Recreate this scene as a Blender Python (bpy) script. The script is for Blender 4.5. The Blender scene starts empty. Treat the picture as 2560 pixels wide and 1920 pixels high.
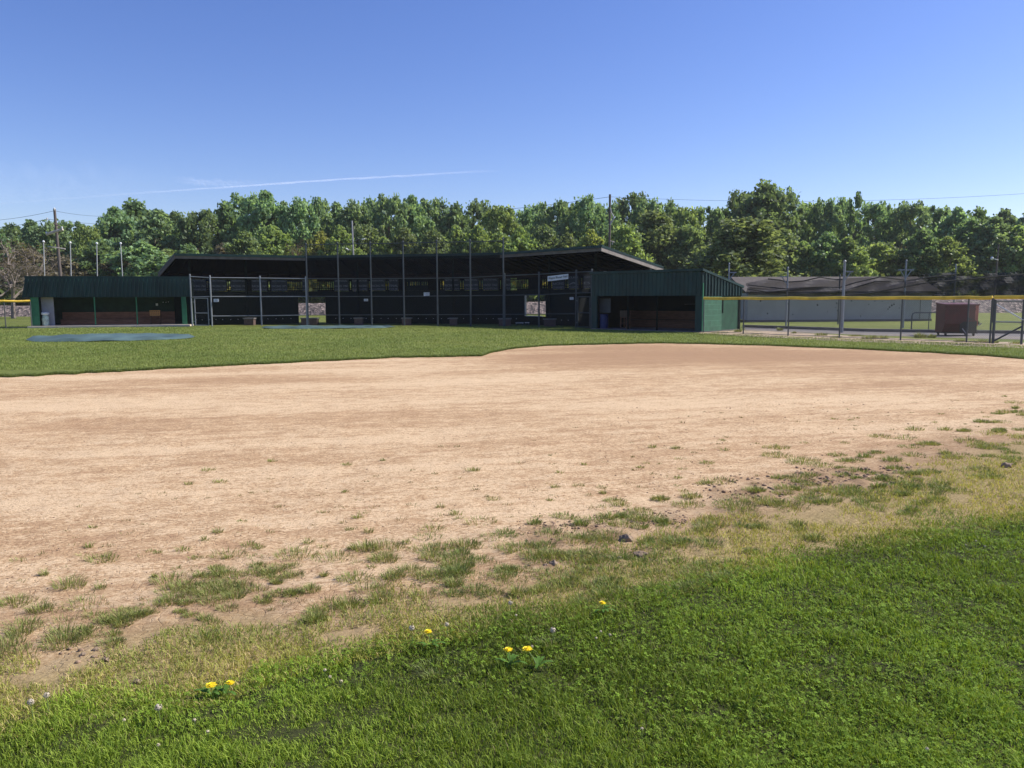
import bpy, math, random
import numpy as np
from mathutils import Vector, Matrix
random.seed(7)
RNG = np.random.default_rng(11)
R = math.radians
S = bpy.context.scene
COL = S.collection

# ------------------------------------------------------------------ camera
FPX = 1934.0
CAMH = 1.70
PITCH = R(6.34)
ROLL = R(-0.22)
RM = Matrix.Rotation(math.pi / 2 - PITCH, 3, 'X') @ Matrix.Rotation(ROLL, 3, 'Z')
cam_d = bpy.data.cameras.new('camera')
cam_d.sensor_width = 36.0
cam_d.lens = FPX / 2560 * 36
cam_d.clip_start = 0.05
cam_d.clip_end = 9000
cam = bpy.data.objects.new('camera', cam_d)
COL.objects.link(cam)
cam.matrix_world = Matrix.Translation((0, 0, CAMH)) @ RM.to_4x4()
S.camera = cam


def ray(px, py):
    return RM @ Vector(((px - 1280) / FPX, (960 - py) / FPX, -1.0))


def G(px, py, z=0.0):
    d = ray(px, py)
    t = (z - CAMH) / d.z
    return Vector((d.x * t, d.y * t, z))


def AT(px, py, D):
    d = ray(px, py)
    t = D / d.y
    return Vector((d.x * t, D, CAMH + d.z * t))


# ------------------------------------------------------------------ materials
def lin(c):
    return tuple(((v / 255) / 12.92 if v / 255 <= 0.04045 else (((v / 255) + 0.055) / 1.055) ** 2.4) for v in c)


def newmat(name):
    m = bpy.data.materials.new(name)
    m.use_nodes = True
    nt = m.node_tree
    b = nt.nodes.get('Principled BSDF')
    return m, nt, b


def ramp(nt, fac, stops):
    r = nt.nodes.new('ShaderNodeValToRGB')
    el = r.color_ramp.elements
    while len(el) < len(stops):
        el.new(0.5)
    for e, (p, c) in zip(el, stops):
        e.position = p
        e.color = (*c[:3], 1)
    nt.links.new(fac, r.inputs[0])
    return r.outputs[0]


def noise(nt, vec, scale, detail=4, rough=0.55):
    n = nt.nodes.new('ShaderNodeTexNoise')
    n.inputs['Scale'].default_value = scale
    n.inputs['Detail'].default_value = detail
    n.inputs['Roughness'].default_value = rough
    if vec is not None:
        nt.links.new(vec, n.inputs['Vector'])
    return n.outputs['Fac']


def objcoord(nt):
    return nt.nodes.new('ShaderNodeTexCoord').outputs['Object']


def mapped(nt, vec, scale=(1, 1, 1), rotz=0.0):
    mp = nt.nodes.new('ShaderNodeMapping')
    mp.inputs['Scale'].default_value = scale
    mp.inputs['Rotation'].default_value = (0, 0, rotz)
    nt.links.new(vec, mp.inputs['Vector'])
    return mp.outputs[0]


def mixc(nt, fac, a, b, mode='MIX'):
    m = nt.nodes.new('ShaderNodeMix')
    m.data_type = 'RGBA'
    m.blend_type = mode
    for s, v in ((0, fac), (6, a), (7, b)):
        if hasattr(v, 'is_output') or isinstance(v, bpy.types.NodeSocket):
            nt.links.new(v, m.inputs[s])
        elif s == 0:
            m.inputs[0].default_value = v
        else:
            m.inputs[s].default_value = (*v[:3], 1)
    return m.outputs[2]


def math_(nt, op, a, b=None, c=None):
    m = nt.nodes.new('ShaderNodeMath')
    m.operation = op
    for i, v in enumerate((a, b, c)):
        if v is None:
            continue
        if isinstance(v, bpy.types.NodeSocket):
            nt.links.new(v, m.inputs[i])
        else:
            m.inputs[i].default_value = v
    return m.outputs[0]


def bump(nt, b, h, strength=0.3, dist=0.02):
    bp = nt.nodes.new('ShaderNodeBump')
    bp.inputs['Strength'].default_value = strength
    bp.inputs['Distance'].default_value = dist
    nt.links.new(h, bp.inputs['Height'])
    nt.links.new(bp.outputs[0], b.inputs['Normal'])


def pmat(name, col, rough=0.7, var=0.25, scale=3.0, metal=0.0, spec=0.3, bmp=0.0, stretch=(1, 1, 1)):
    m, nt, b = newmat(name)
    c = objcoord(nt)
    v = mapped(nt, c, stretch)
    f = noise(nt, v, scale, 5, 0.6)
    lo = tuple(x * (1 - var) for x in col)
    hi = tuple(min(1, x * (1 + var)) for x in col)
    nt.links.new(ramp(nt, f, [(0.3, lo), (0.7, hi)]), b.inputs['Base Color'])
    b.inputs['Roughness'].default_value = rough
    b.inputs['Metallic'].default_value = metal
    b.inputs['Specular IOR Level'].default_value = spec
    if bmp:
        bump(nt, b, noise(nt, c, scale * 8, 3), bmp, 0.01)
    return m


def leafmat(name, attr=True, col=(0.08, 0.14, 0.03), trans=0.3, objvar=0.0, rough=0.6, spec=0.2):
    m, nt, b = newmat(name)
    out = nt.nodes['Material Output']
    if attr:
        a = nt.nodes.new('ShaderNodeAttribute')
        a.attribute_name = 'Col'
        cs = a.outputs['Color']
        if col is not None:
            cs = mixc(nt, 1.0, cs, col, 'MULTIPLY')
    else:
        rgb = nt.nodes.new('ShaderNodeRGB')
        rgb.outputs[0].default_value = (*col, 1)
        cs = rgb.outputs[0]
    if objvar:
        oi = nt.nodes.new('ShaderNodeObjectInfo')
        hs = nt.nodes.new('ShaderNodeHueSaturation')
        nt.links.new(math_(nt, 'MULTIPLY_ADD', oi.outputs['Random'], 0.024, 0.488), hs.inputs['Hue'])
        nt.links.new(math_(nt, 'MULTIPLY_ADD', oi.outputs['Random'], objvar, 1 - objvar * 0.5), hs.inputs['Value'])
        nt.links.new(cs, hs.inputs['Color'])
        cs = hs.outputs[0]
    nt.links.new(cs, b.inputs['Base Color'])
    b.inputs['Roughness'].default_value = rough
    b.inputs['Specular IOR Level'].default_value = spec
    tr = nt.nodes.new('ShaderNodeBsdfTranslucent')
    nt.links.new(mixc(nt, 1.0, cs, (1.25, 1.2, 0.7), 'MULTIPLY'), tr.inputs[0])
    mx = nt.nodes.new('ShaderNodeMixShader')
    mx.inputs[0].default_value = trans
    nt.links.new(b.outputs[0], mx.inputs[1])
    nt.links.new(tr.outputs[0], mx.inputs[2])
    nt.links.new(mx.outputs[0], out.inputs[0])
    return m


M = {}
M['green'] = pmat('green_painted_metal', (0.0095, 0.035, 0.032), 0.5, 0.38, 1.6, 0, 0.3, 0, (1, 1, 0.35))
M['greendk'] = pmat('dark_green_paint', (0.0052, 0.0105, 0.009), 0.85, 0.25, 1.5, 0, 0.06)
M['greenlt'] = pmat('light_green_paint', (0.035, 0.17, 0.085), 0.6, 0.2, 2.0, 0, 0.3, 0.2)
M['greenmid'] = pmat('mid_green_paint', (0.018, 0.075, 0.040), 0.6, 0.25, 2.0, 0, 0.3, 0.2)
M['fencepost'] = pmat('grey_fence_post', (0.09, 0.094, 0.095), 0.5, 0.2, 4, 0.2, 0.4)
M['black'] = pmat('deep_shade_board', (0.003, 0.0036, 0.0036), 0.95, 0.3, 2.0, 0, 0.0)  # near-black puts the stand's inner shade into the colour
M['benchlit'] = pmat('brown_bench_boards', (0.24, 0.11, 0.065), 0.7, 0.3, 2.5, 0, 0.2, stretch=(1, 1, 6))  # lighter copy of the bench wood, light put into the colour
M['dugwall'] = pmat('dugout_green_wall', (0.022, 0.05, 0.028), 0.7, 0.3, 2.5, 0, 0.2)
M['redbrown'] = pmat('red_brown_board', (0.02, 0.009, 0.008), 0.85, 0.35, 2.0, 0, 0.1, stretch=(1, 1, 6))
M['eaveboard'] = pmat('dull_eave_board', (0.15, 0.13, 0.115), 0.85, 0.25, 3.0)
M['wood'] = pmat('weathered_board', (0.33, 0.28, 0.24), 0.8, 0.25, 3.0)
M['brownwood'] = pmat('brown_bench_wood', (0.14, 0.068, 0.042), 0.7, 0.3, 2.5, 0, 0.2, stretch=(1, 1, 6))
M['orangewood'] = pmat('orange_plywood', (0.50, 0.24, 0.07), 0.6, 0.2, 4)
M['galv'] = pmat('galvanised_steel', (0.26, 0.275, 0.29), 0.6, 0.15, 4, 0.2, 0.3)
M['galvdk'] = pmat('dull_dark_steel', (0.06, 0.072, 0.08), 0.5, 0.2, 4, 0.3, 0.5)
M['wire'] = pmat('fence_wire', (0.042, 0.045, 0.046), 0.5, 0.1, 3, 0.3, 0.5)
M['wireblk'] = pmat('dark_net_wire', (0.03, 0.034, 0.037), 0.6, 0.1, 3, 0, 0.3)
M['yellow'] = pmat('yellow_fence_cap', (0.72, 0.48, 0.05), 0.5, 0.3, 2.2, 0, 0.4)
M['greydim'] = pmat('shaded_grey_panel', (0.07, 0.075, 0.08), 0.7, 0.12, 2)  # darker copy of the grey panel, dugout shade put into the colour
M['rackdim'] = pmat('shaded_rack_wood', (0.10, 0.07, 0.045), 0.7, 0.2, 4)  # rack wood darkened to carry the right dugout's shade
M['greywall'] = pmat('grey_painted_panel', (0.34, 0.33, 0.36), 0.7, 0.12, 2)
M['concrete'] = pmat('concrete', (0.18, 0.155, 0.13), 0.85, 0.2, 1.6, bmp=0.2)
M['slab'] = pmat('pale_concrete_slab', (0.6, 0.5, 0.4), 0.85, 0.15, 1.6)
M['asphalt'] = pmat('worn_asphalt', (0.13, 0.12, 0.115), 0.9, 0.2, 2.0, bmp=0.2)
M['polepale'] = pmat('pale_painted_pole', (0.45, 0.45, 0.44), 0.5, 0.1, 4)
M['white'] = pmat('white_paint', (0.72, 0.72, 0.72), 0.5, 0.08, 4)
M['sign'] = pmat('white_sign_board', (0.62, 0.63, 0.68), 0.5, 0.06, 5)
M['ink'] = pmat('dark_lettering', (0.035, 0.06, 0.075), 0.6, 0.1, 5)
M['banner'] = pmat('faded_black_banner', (0.024, 0.027, 0.028), 0.7, 0.3, 3)
M['bannertxt'] = pmat('faded_banner_lettering', (0.2, 0.2, 0.205), 0.7, 0.2, 6)
M['blue'] = pmat('blue_plastic', (0.012, 0.024, 0.10), 0.45, 0.12, 3)
M['tarp'] = pmat('teal_tarpaulin', (0.072, 0.115, 0.106), 0.55, 0.35, 0.9, 0, 0.3, 0.2, (1, 0.5, 1))
M['shingle'] = pmat('grey_brown_shingles', (0.10, 0.085, 0.075), 0.9, 0.25, 6, bmp=0.3)
M['shedwall'] = pmat('pale_grey_siding', (0.34, 0.335, 0.315), 0.7, 0.08, 1.5)
M['polewood'] = pmat('weathered_pole_wood', (0.13, 0.105, 0.095), 0.9, 0.3, 3, stretch=(4, 4, 0.5))
M['palewood'] = pmat('pale_crossarm_wood', (0.45, 0.40, 0.36), 0.8, 0.2, 3)
M['red'] = pmat('faded_red_metal', (0.085, 0.008, 0.009), 0.55, 0.3, 2.5, 0, 0.4)
M['redlt'] = pmat('sunlit_red_metal', (0.42, 0.10, 0.06), 0.55, 0.25, 2.5, 0, 0.4)  # brighter copy of the dumpster red, sunlight put into the colour
M['rubber'] = pmat('black_rubber', (0.02, 0.02, 0.02), 0.7, 0.2, 4)
M['bark'] = pmat('grey_brown_bark', (0.10, 0.08, 0.065), 0.95, 0.3, 4, stretch=(3, 3, 0.6), bmp=0.4)
M['barepale'] = pmat('pale_bare_bark', (0.23, 0.19, 0.165), 0.95, 0.3, 4, stretch=(3, 3, 0.6))
M['twig'] = pmat('brown_twigs', (0.15, 0.11, 0.085), 0.95, 0.3, 2)
M['brick'] = pmat('brown_block', (0.13, 0.085, 0.075), 0.9, 0.3, 6, bmp=0.3)
M['conclid'] = pmat('grey_cap_slab', (0.2, 0.19, 0.19), 0.85, 0.2, 4)
M['bagw'] = pmat('white_green_bag', (0.45, 0.55, 0.46), 0.5, 0.5, 5)
M['rock'] = pmat('tan_rock', (0.26, 0.19, 0.13), 0.95, 0.3, 9, bmp=0.5)
M['crumb'] = pmat('dry_soil_crumb', (0.28, 0.19, 0.125), 0.95, 0.35, 14, bmp=0.4)
M['petal'] = pmat('yellow_petals', (0.92, 0.72, 0.02), 0.6, 0.12, 60)
M['stem'] = pmat('pale_green_stem', (0.16, 0.22, 0.06), 0.6, 0.2, 20)
M['clover_white'] = pmat('white_clover_petals', (0.66, 0.57, 0.40), 0.7, 0.12, 60)
M['fluff'] = pmat('grey_white_fluff', (0.52, 0.45, 0.34), 0.9, 0.2, 80)
M['dandleaf'] = leafmat('dandelion_leaf', attr=False, col=(0.10, 0.20, 0.03), trans=0.3)
M['grass'] = leafmat('grass_blade', attr=True, col=None, trans=0.3, rough=0.6, spec=0.22)
M['clover'] = leafmat('clover_leaf', attr=True, col=None, trans=0.25, rough=0.75, spec=0.12)
M['leaf'] = leafmat('tree_leaf', attr=True, col=None, trans=0.5, objvar=0.28, rough=0.5, spec=0.25)
M['leaf_plain'] = leafmat('undergrowth_leaf', attr=True, col=None, trans=0.45)

# green concrete block with pale mortar courses
m, nt, b = newmat('green_painted_block')
bt = nt.nodes.new('ShaderNodeTexBrick')
tc = nt.nodes.new('ShaderNodeTexCoord')
cmb = nt.nodes.new('ShaderNodeCombineXYZ')
sx = nt.nodes.new('ShaderNodeSeparateXYZ')
nt.links.new(tc.outputs['Object'], sx.inputs[0])
nt.links.new(math_(nt, 'MULTIPLY', sx.outputs[0], 1.4), cmb.inputs[0])
nt.links.new(sx.outputs[2], cmb.inputs[1])
nt.links.new(cmb.outputs[0], bt.inputs['Vector'])
bt.inputs['Color1'].default_value = (0.034, 0.135, 0.072, 1)
bt.inputs['Color2'].default_value = (0.030, 0.12, 0.065, 1)
bt.inputs['Mortar'].default_value = (0.065, 0.19, 0.115, 1)
bt.inputs['Scale'].default_value = 1.0
bt.inputs['Mortar Size'].default_value = 0.012
bt.inputs['Brick Width'].default_value = 0.56
bt.inputs['Row Height'].default_value = 0.27
nf = noise(nt, tc.outputs['Object'], 2.5, 4)
nt.links.new(mixc(nt, 1.0, bt.outputs[0], ramp(nt, nf, [(0.25, (0.75, 0.75, 0.75)), (0.75, (1.15, 1.15, 1.15))]), 'MULTIPLY'), b.inputs['Base Color'])
b.inputs['Roughness'].default_value = 0.6
M['greenblock'] = m

# drooping cage net: thin dark threads on a see-through grid
m, nt, b = newmat('black_cage_net')
b.inputs['Base Color'].default_value = (0.02, 0.019, 0.022, 1)
b.inputs['Roughness'].default_value = 0.8
b.inputs['Alpha'].default_value = 0.58
M['net'] = m

# lawn ground
m, nt, b = newmat('mown_lawn')
oc = objcoord(nt)
n1 = noise(nt, oc, 0.22, 5, 0.6)
n2 = noise(nt, oc, 3.5, 5, 0.7)
n3 = noise(nt, mapped(nt, oc, (1, 1, 1)), 40, 3, 0.7)
ca = ramp(nt, n1, [(0.35, (0.115, 0.15, 0.035)), (0.65, (0.17, 0.19, 0.05))])
cb_ = ramp(nt, n2, [(0.3, (0.72, 0.74, 0.7)), (0.7, (1.25, 1.18, 1.2))])
cc = ramp(nt, n3, [(0.3, (0.6, 0.6, 0.6)), (0.7, (1.35, 1.35, 1.3))])
nt.links.new(mixc(nt, 1.0, mixc(nt, 1.0, ca, cb_, 'MULTIPLY'), cc, 'MULTIPLY'), b.inputs['Base Color'])
b.inputs['Roughness'].default_value = 0.9
b.inputs['Specular IOR Level'].default_value = 0.1
bump(nt, b, n3, 0.6, 0.03)
M['lawn'] = m

# infield dirt: pale dry crust, brown granular bands raked along the arc, moist soil, clod shade and thatch by attribute
m, nt, b = newmat('infield_dirt')
oc = objcoord(nt)
rt = mapped(nt, oc, (1, 1, 1), R(-13))
s1 = noise(nt, mapped(nt, rt, (0.5, 2.6, 1)), 1.0, 8, 0.75)
s2 = noise(nt, mapped(nt, rt, (0.13, 0.5, 1)), 1.0, 4, 0.55)
g1 = noise(nt, oc, 60, 4, 0.8)
g2 = noise(nt, mapped(nt, rt, (1, 1.6, 1)), 9, 7, 0.78)
g3 = noise(nt, mapped(nt, rt, (1.0, 2.2, 1)), 2.4, 8, 0.82)
crust = (0.61, 0.447, 0.278)
brown = (0.36, 0.225, 0.128)
g4 = noise(nt, mapped(nt, rt, (1, 1.5, 1)), 26, 5, 0.8)
f = math_(nt, 'ADD', math_(nt, 'MULTIPLY', s1, 0.16), math_(nt, 'ADD', math_(nt, 'MULTIPLY', s2, 0.26), math_(nt, 'ADD', math_(nt, 'MULTIPLY', g3, 0.34), math_(nt, 'ADD', math_(nt, 'MULTIPLY', g2, 0.20), math_(nt, 'MULTIPLY', g4, 0.34)))))
att = nt.nodes.new('ShaderNodeAttribute')
att.attribute_name = 'zone'
sep = nt.nodes.new('ShaderNodeSeparateColor')
nt.links.new(att.outputs['Color'], sep.inputs[0])
f2 = math_(nt, 'SUBTRACT', f, math_(nt, 'MULTIPLY', sep.outputs[2], 0.13))
basec = ramp(nt, f2, [(0.575, brown), (0.63, (0.46, 0.305, 0.17)), (0.675, crust)])
gr = ramp(nt, g1, [(0.33, (0.45, 0.42, 0.38)), (0.46, (1, 1, 1)), (0.75, (1.12, 1.13, 1.15))])
basec = mixc(nt, 1.0, basec, gr, 'MULTIPLY')
gr2 = ramp(nt, g4, [(0.34, (0.62, 0.58, 0.53)), (0.47, (1.0, 1.0, 1.0))])
basec = mixc(nt, 1.0, basec, gr2, 'MULTIPLY')
# cracks in the dried mud next to the grass
vor = nt.nodes.new('ShaderNodeTexVoronoi')
vor.feature = 'DISTANCE_TO_EDGE'
vor.inputs['Scale'].default_value = 9
wv = nt.nodes.new('ShaderNodeMix')
wv.data_type = 'VECTOR'
nz = nt.nodes.new('ShaderNodeTexNoise')
nz.inputs['Scale'].default_value = 6
nt.links.new(oc, nz.inputs['Vector'])
wv.inputs[0].default_value = 0.22
nt.links.new(oc, wv.inputs[4])
nt.links.new(nz.outputs['Color'], wv.inputs[5])
nt.links.new(wv.outputs[1], vor.inputs['Vector'])
crk = ramp(nt, vor.outputs['Distance'], [(0.0, (0.45, 0.42, 0.4)), (0.035, (1, 1, 1))])
crm = math_(nt, 'MULTIPLY', sep.outputs[0], math_(nt, 'GREATER_THAN', noise(nt, oc, 1.7, 3), 0.5))
basec = mixc(nt, math_(nt, 'MULTIPLY', crm, 0.8), basec, mixc(nt, 1.0, basec, crk, 'MULTIPLY'))
damp_shade = ramp(nt, noise(nt, oc, 4, 5, 0.6), [(0.3, (0.16, 0.10, 0.055)), (0.7, (0.38, 0.26, 0.15))])
basec = mixc(nt, math_(nt, 'MULTIPLY', sep.outputs[0], 0.75), basec, damp_shade)
thatch = ramp(nt, noise(nt, oc, 45, 4, 0.7), [(0.3, (0.17, 0.125, 0.055)), (0.7, (0.42, 0.32, 0.155))])
basec = mixc(nt, sep.outputs[1], basec, thatch)
soil = ramp(nt, noise(nt, oc, 40, 4, 0.7), [(0.3, (0.025, 0.03, 0.012)), (0.7, (0.07, 0.075, 0.025))])
basec = mixc(nt, att.outputs['Alpha'], basec, soil)
nt.links.new(basec, b.inputs['Base Color'])
b.inputs['Roughness'].default_value = 0.95
b.inputs['Specular IOR Level'].default_value = 0.1
hsum = math_(nt, 'ADD', math_(nt, 'MULTIPLY', g1, 0.35), math_(nt, 'ADD', math_(nt, 'MULTIPLY', g2, 0.8), math_(nt, 'MULTIPLY', crk, 0.3)))
bump(nt, b, hsum, 0.8, 0.02)
M['dirt'] = m

# tan strip by the fence
m, nt, b = newmat('tan_dirt_strip')
oc = objcoord(nt)
f = noise(nt, oc, 1.6, 6, 0.7)
nt.links.new(ramp(nt, f, [(0.36, (0.10, 0.125, 0.04)), (0.47, (0.33, 0.24, 0.15)), (0.66, (0.48, 0.36, 0.25))]), b.inputs['Base Color'])
b.inputs['Roughness'].default_value = 0.95
M['strip'] = m

# gravel
m, nt, b = newmat('railway_gravel')
oc = objcoord(nt)
vo = nt.nodes.new('ShaderNodeTexVoronoi')
vo.inputs['Scale'].default_value = 4.5
nt.links.new(oc, vo.inputs['Vector'])
sp = nt.nodes.new('ShaderNodeSeparateColor')
nt.links.new(vo.outputs['Color'], sp.inputs[0])
f = noise(nt, oc, 0.8, 3)
gc = ramp(nt, sp.outputs[0], [(0.0, (0.03, 0.025, 0.024)), (0.45, (0.13, 0.10, 0.09)), (1.0, (0.33, 0.26, 0.22))])
nt.links.new(gc, b.inputs['Base Color'])
b.inputs['Roughness'].default_value = 0.95
bump(nt, b, vo.outputs['Distance'], 1.0, 0.12)
M['gravel'] = m

# thin high ice cloud
m, nt, b = newmat('contrail_ice')
a = nt.nodes.new('ShaderNodeAttribute')
a.attribute_name = 'Col'
nt.nodes.remove(b)
nn = noise(nt, objcoord(nt), 0.03, 5, 0.7)
df, tl, ad, tp, mx = (nt.nodes.new('ShaderNode' + k) for k in ('BsdfDiffuse', 'BsdfTranslucent', 'AddShader', 'BsdfTransparent', 'MixShader'))
for sh in (df, tl):
    sh.inputs[0].default_value = (0.95, 0.95, 0.95, 1)
nt.links.new(df.outputs[0], ad.inputs[0])
nt.links.new(tl.outputs[0], ad.inputs[1])
nt.links.new(math_(nt, 'MULTIPLY', a.outputs['Fac'], math_(nt, 'MULTIPLY_ADD', nn, 1.4, 0.1)), mx.inputs[0])
nt.links.new(tp.outputs[0], mx.inputs[1])
nt.links.new(ad.outputs[0], mx.inputs[2])
nt.links.new(mx.outputs[0], nt.nodes['Material Output'].inputs[0])
M['contrail'] = m


# ------------------------------------------------------------------ mesh helpers
class MB:
    def __init__(self):
        self.v = []
        self.f = []

    def quadface(self, *ps):
        n = len(self.v)
        self.v += [Vector(p) for p in ps]
        self.f.append(tuple(range(n, n + len(ps))))

    def hexa(self, p):          # 8 points: bottom ring 0-3, top ring 4-7
        n = len(self.v)
        self.v += [Vector(q) for q in p]
        for a in ((3, 2, 1, 0), (4, 5, 6, 7), (0, 1, 5, 4), (1, 2, 6, 5), (2, 3, 7, 6), (3, 0, 4, 7)):
            self.f.append(tuple(n + i for i in a))

    def box(self, x0, x1, y0, y1, z0, z1, fn=None):
        P = [(x0, y0, z0), (x1, y0, z0), (x1, y1, z0), (x0, y1, z0), (x0, y0, z1), (x1, y0, z1), (x1, y1, z1), (x0, y1, z1)]
        self.hexa([fn(*q) if fn else q for q in P])

    def tube(self, a, b_, r0, r1=None, n=8, cap=True):
        self.path([a, b_], [r0, r0 if r1 is None else r1], n, cap)

    def path(self, pts, rs, n=8, cap=True):
        pts = [Vector(p) for p in pts]
        if not isinstance(rs, (list, tuple)):
            rs = [rs] * len(pts)
        base = len(self.v)
        prev = None
        for i, p in enumerate(pts):
            d = (pts[min(i + 1, len(pts) - 1)] - pts[max(i - 1, 0)])
            if d.length < 1e-9:
                d = Vector((0, 0, 1))
            d.normalize()
            if prev is None:
                x = d.orthogonal().normalized()
            else:
                x = (prev - d * prev.dot(d))
                x = x.normalized() if x.length > 1e-6 else d.orthogonal().normalized()
            prev = x
            y = d.cross(x)
            for k in range(n):
                a = 2 * math.pi * k / n
                self.v.append(p + (x * math.cos(a) + y * math.sin(a)) * rs[i])
        for i in range(len(pts) - 1):
            for k in range(n):
                k2 = (k + 1) % n
                self.f.append((base + i * n + k, base + i * n + k2, base + (i + 1) * n + k2, base + (i + 1) * n + k))
        if cap:
            self.f.append(tuple(base + k for k in reversed(range(n))))
            self.f.append(tuple(base + (len(pts) - 1) * n + k for k in range(n)))

    def lathe(self, c, prof, n=16):
        base = len(self.v)
        c = Vector(c)
        for r, z in prof:
            for k in range(n):
                a = 2 * math.pi * k / n
                self.v.append(c + Vector((r * math.cos(a), r * math.sin(a), z)))
        for i in range(len(prof) - 1):
            for k in range(n):
                k2 = (k + 1) % n
                self.f.append((base + i * n + k, base + i * n + k2, base + (i + 1) * n + k2, base + (i + 1) * n + k))
        self.f.append(tuple(base + k for k in reversed(range(n))))
        self.f.append(tuple(base + (len(prof) - 1) * n + k for k in range(n)))

    def prism(self, poly, fn, t0, t1):      # poly of (a,b); fn(a,b,t) -> point
        n = len(self.v)
        k = len(poly)
        self.v += [Vector(fn(a, b_, t0)) for a, b_ in poly] + [Vector(fn(a, b_, t1)) for a, b_ in poly]
        self.f.append(tuple(n + i for i in reversed(range(k))))
        self.f.append(tuple(n + k + i for i in range(k)))
        for i in range(k):
            j = (i + 1) % k
            self.f.append((n + i, n + j, n + k + j, n + k + i))

    def build(self, name, mat, parent=None, smooth=False):
        off = parent_loc(parent) if parent else Vector((0, 0, 0))
        me = bpy.data.meshes.new(name)
        me.from_pydata([tuple(p - off) for p in self.v], [], self.f)
        me.materials.append(mat)
        if smooth:
            me.polygons.foreach_set('use_smooth', [True] * len(me.polygons))
        me.update()
        o = bpy.data.objects.new(name, me)
        COL.objects.link(o)
        if parent:
            o.parent = parent
        return o


def parent_loc(o):
    l = Vector((0, 0, 0))
    while o:
        l += o.location
        o = o.parent
    return l


def thing(name, label, cat, loc=(0, 0, 0), group=None):
    o = bpy.data.objects.new(name, None)
    o.empty_display_size = 0.2
    o.location = loc
    COL.objects.link(o)
    return tag(o, label, cat, group)


def tag(o, label, cat, group=None):
    o['label'] = label
    o['category'] = cat
    if group:
        o['group'] = group
    return o


def struct(o, kind='structure'):
    o['kind'] = kind
    return o


def center_origin(o):
    """move a single-mesh thing's origin to its base"""
    me = o.data
    n = len(me.vertices)
    co = np.empty(n * 3, np.float32)
    me.vertices.foreach_get('co', co)
    co = co.reshape(-1, 3)
    c = np.array([(co[:, 0].min() + co[:, 0].max()) / 2, (co[:, 1].min() + co[:, 1].max()) / 2, co[:, 2].min()], np.float32)
    me.vertices.foreach_set('co', (co - c).ravel())
    o.location = Vector(o.location) + Vector(c.tolist())
    me.update()
    return o


def np_mesh(name, verts, loops, starts, mat, cols=None, attr='Col', smooth=False):
    me = bpy.data.meshes.new(name)
    nv, nl, npol = len(verts), len(loops), len(starts)
    me.vertices.add(nv)
    me.vertices.foreach_set('co', np.ascontiguousarray(verts, np.float32).ravel())
    me.loops.add(nl)
    me.loops.foreach_set('vertex_index', np.ascontiguousarray(loops, np.int32))
    me.polygons.add(npol)
    me.polygons.foreach_set('loop_start', np.ascontiguousarray(starts, np.int32))
    if smooth:
        me.polygons.foreach_set('use_smooth', np.ones(npol, bool))
    me.update(calc_edges=True)
    if cols is not None:
        ca = me.color_attributes.new(attr, 'FLOAT_COLOR', 'POINT')
        c4 = np.ones((nv, 4), np.float32)
        c4[:, :cols.shape[1]] = cols
        ca.data.foreach_set('color', c4.ravel())
    me.materials.append(mat)
    return me


def np_obj(name, me, parent=None, loc=(0, 0, 0)):
    o = bpy.data.objects.new(name, me)
    o.location = loc
    COL.objects.link(o)
    if parent:
        o.parent = parent
    return o


def quads_mesh(name, V, mat, cols=None):      # V (N,4,3)
    n = len(V)
    c = None if cols is None else np.repeat(cols, 4, axis=0)
    return np_mesh(name, V.reshape(-1, 3), np.arange(n * 4), np.arange(n) * 4, mat, c)


def text_mesh(s, size):
    cu = bpy.data.curves.new('lettering', 'FONT')
    cu.body = s
    cu.size = size
    cu.align_x = 'CENTER'
    cu.align_y = 'CENTER'
    cu.extrude = 0.003
    cu.resolution_u = 3
    o = bpy.data.objects.new('lettering', cu)
    COL.objects.link(o)
    bpy.context.view_layer.update()
    me = bpy.data.meshes.new_from_object(o.evaluated_get(bpy.context.evaluated_depsgraph_get()))
    bpy.data.objects.remove(o)
    vs = [v.co.copy() for v in me.vertices]
    fs = [tuple(p.vertices) for p in me.polygons]
    return vs, fs


def put_text(mb, s, c, ux, uz, w, h):
    """text s fitted to w x h, centred at c, ux along, uz up"""
    vs, fs = text_mesh(s, 1.0)
    if not vs:
        return
    x0, x1 = min(v.x for v in vs), max(v.x for v in vs)
    y0, y1 = min(v.y for v in vs), max(v.y for v in vs)
    nrm = ux.cross(uz).normalized()
    n = len(mb.v)
    for v in vs:
        mb.v.append(c + ux * ((v.x - (x0 + x1) / 2) / (x1 - x0) * w) + uz * ((v.y - (y0 + y1) / 2) / (y1 - y0) * h) + nrm * v.z)
    for f_ in fs:
        mb.f.append(tuple(n + i for i in f_))


def diag_wires(mb, P, L, H, pitch, r):
    """two families of diagonal wires over the rectangle (s in 0..L, z in 0..H); P(s,z) -> point"""
    k = -H
    while k < L:
        s0, s1 = max(0, k), min(L, k + H)
        if s1 > s0:
            mb.tube(P(s0, s0 - k), P(s1, s1 - k), r, n=3, cap=False)
            mb.tube(P(s0, H - (s0 - k)), P(s1, H - (s1 - k)), r, n=3, cap=False)
        k += pitch


def corrug(mb, P, L, z0, z1, pitch=0.24, depth=0.035):
    """ribbed sheet; P(s, off, zfrac 0/1) -> point with off outward"""
    prof = []
    s = 0.0
    while s < L - 1e-6:
        for ds, off in ((0, 0), (pitch * 0.62, 0), (pitch * 0.70, depth), (pitch * 0.92, depth), (pitch, 0)):
            if s + ds <= L + 1e-6:
                prof.append((s + ds, off))
        s += pitch
    for (sa, oa), (sb, ob) in zip(prof[:-1], prof[1:]):
        if sb - sa < 1e-6:
            continue
        mb.quadface(P(sa, oa, z0), P(sb, ob, z0), P(sb, ob, z1), P(sa, oa, z1))


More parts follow.
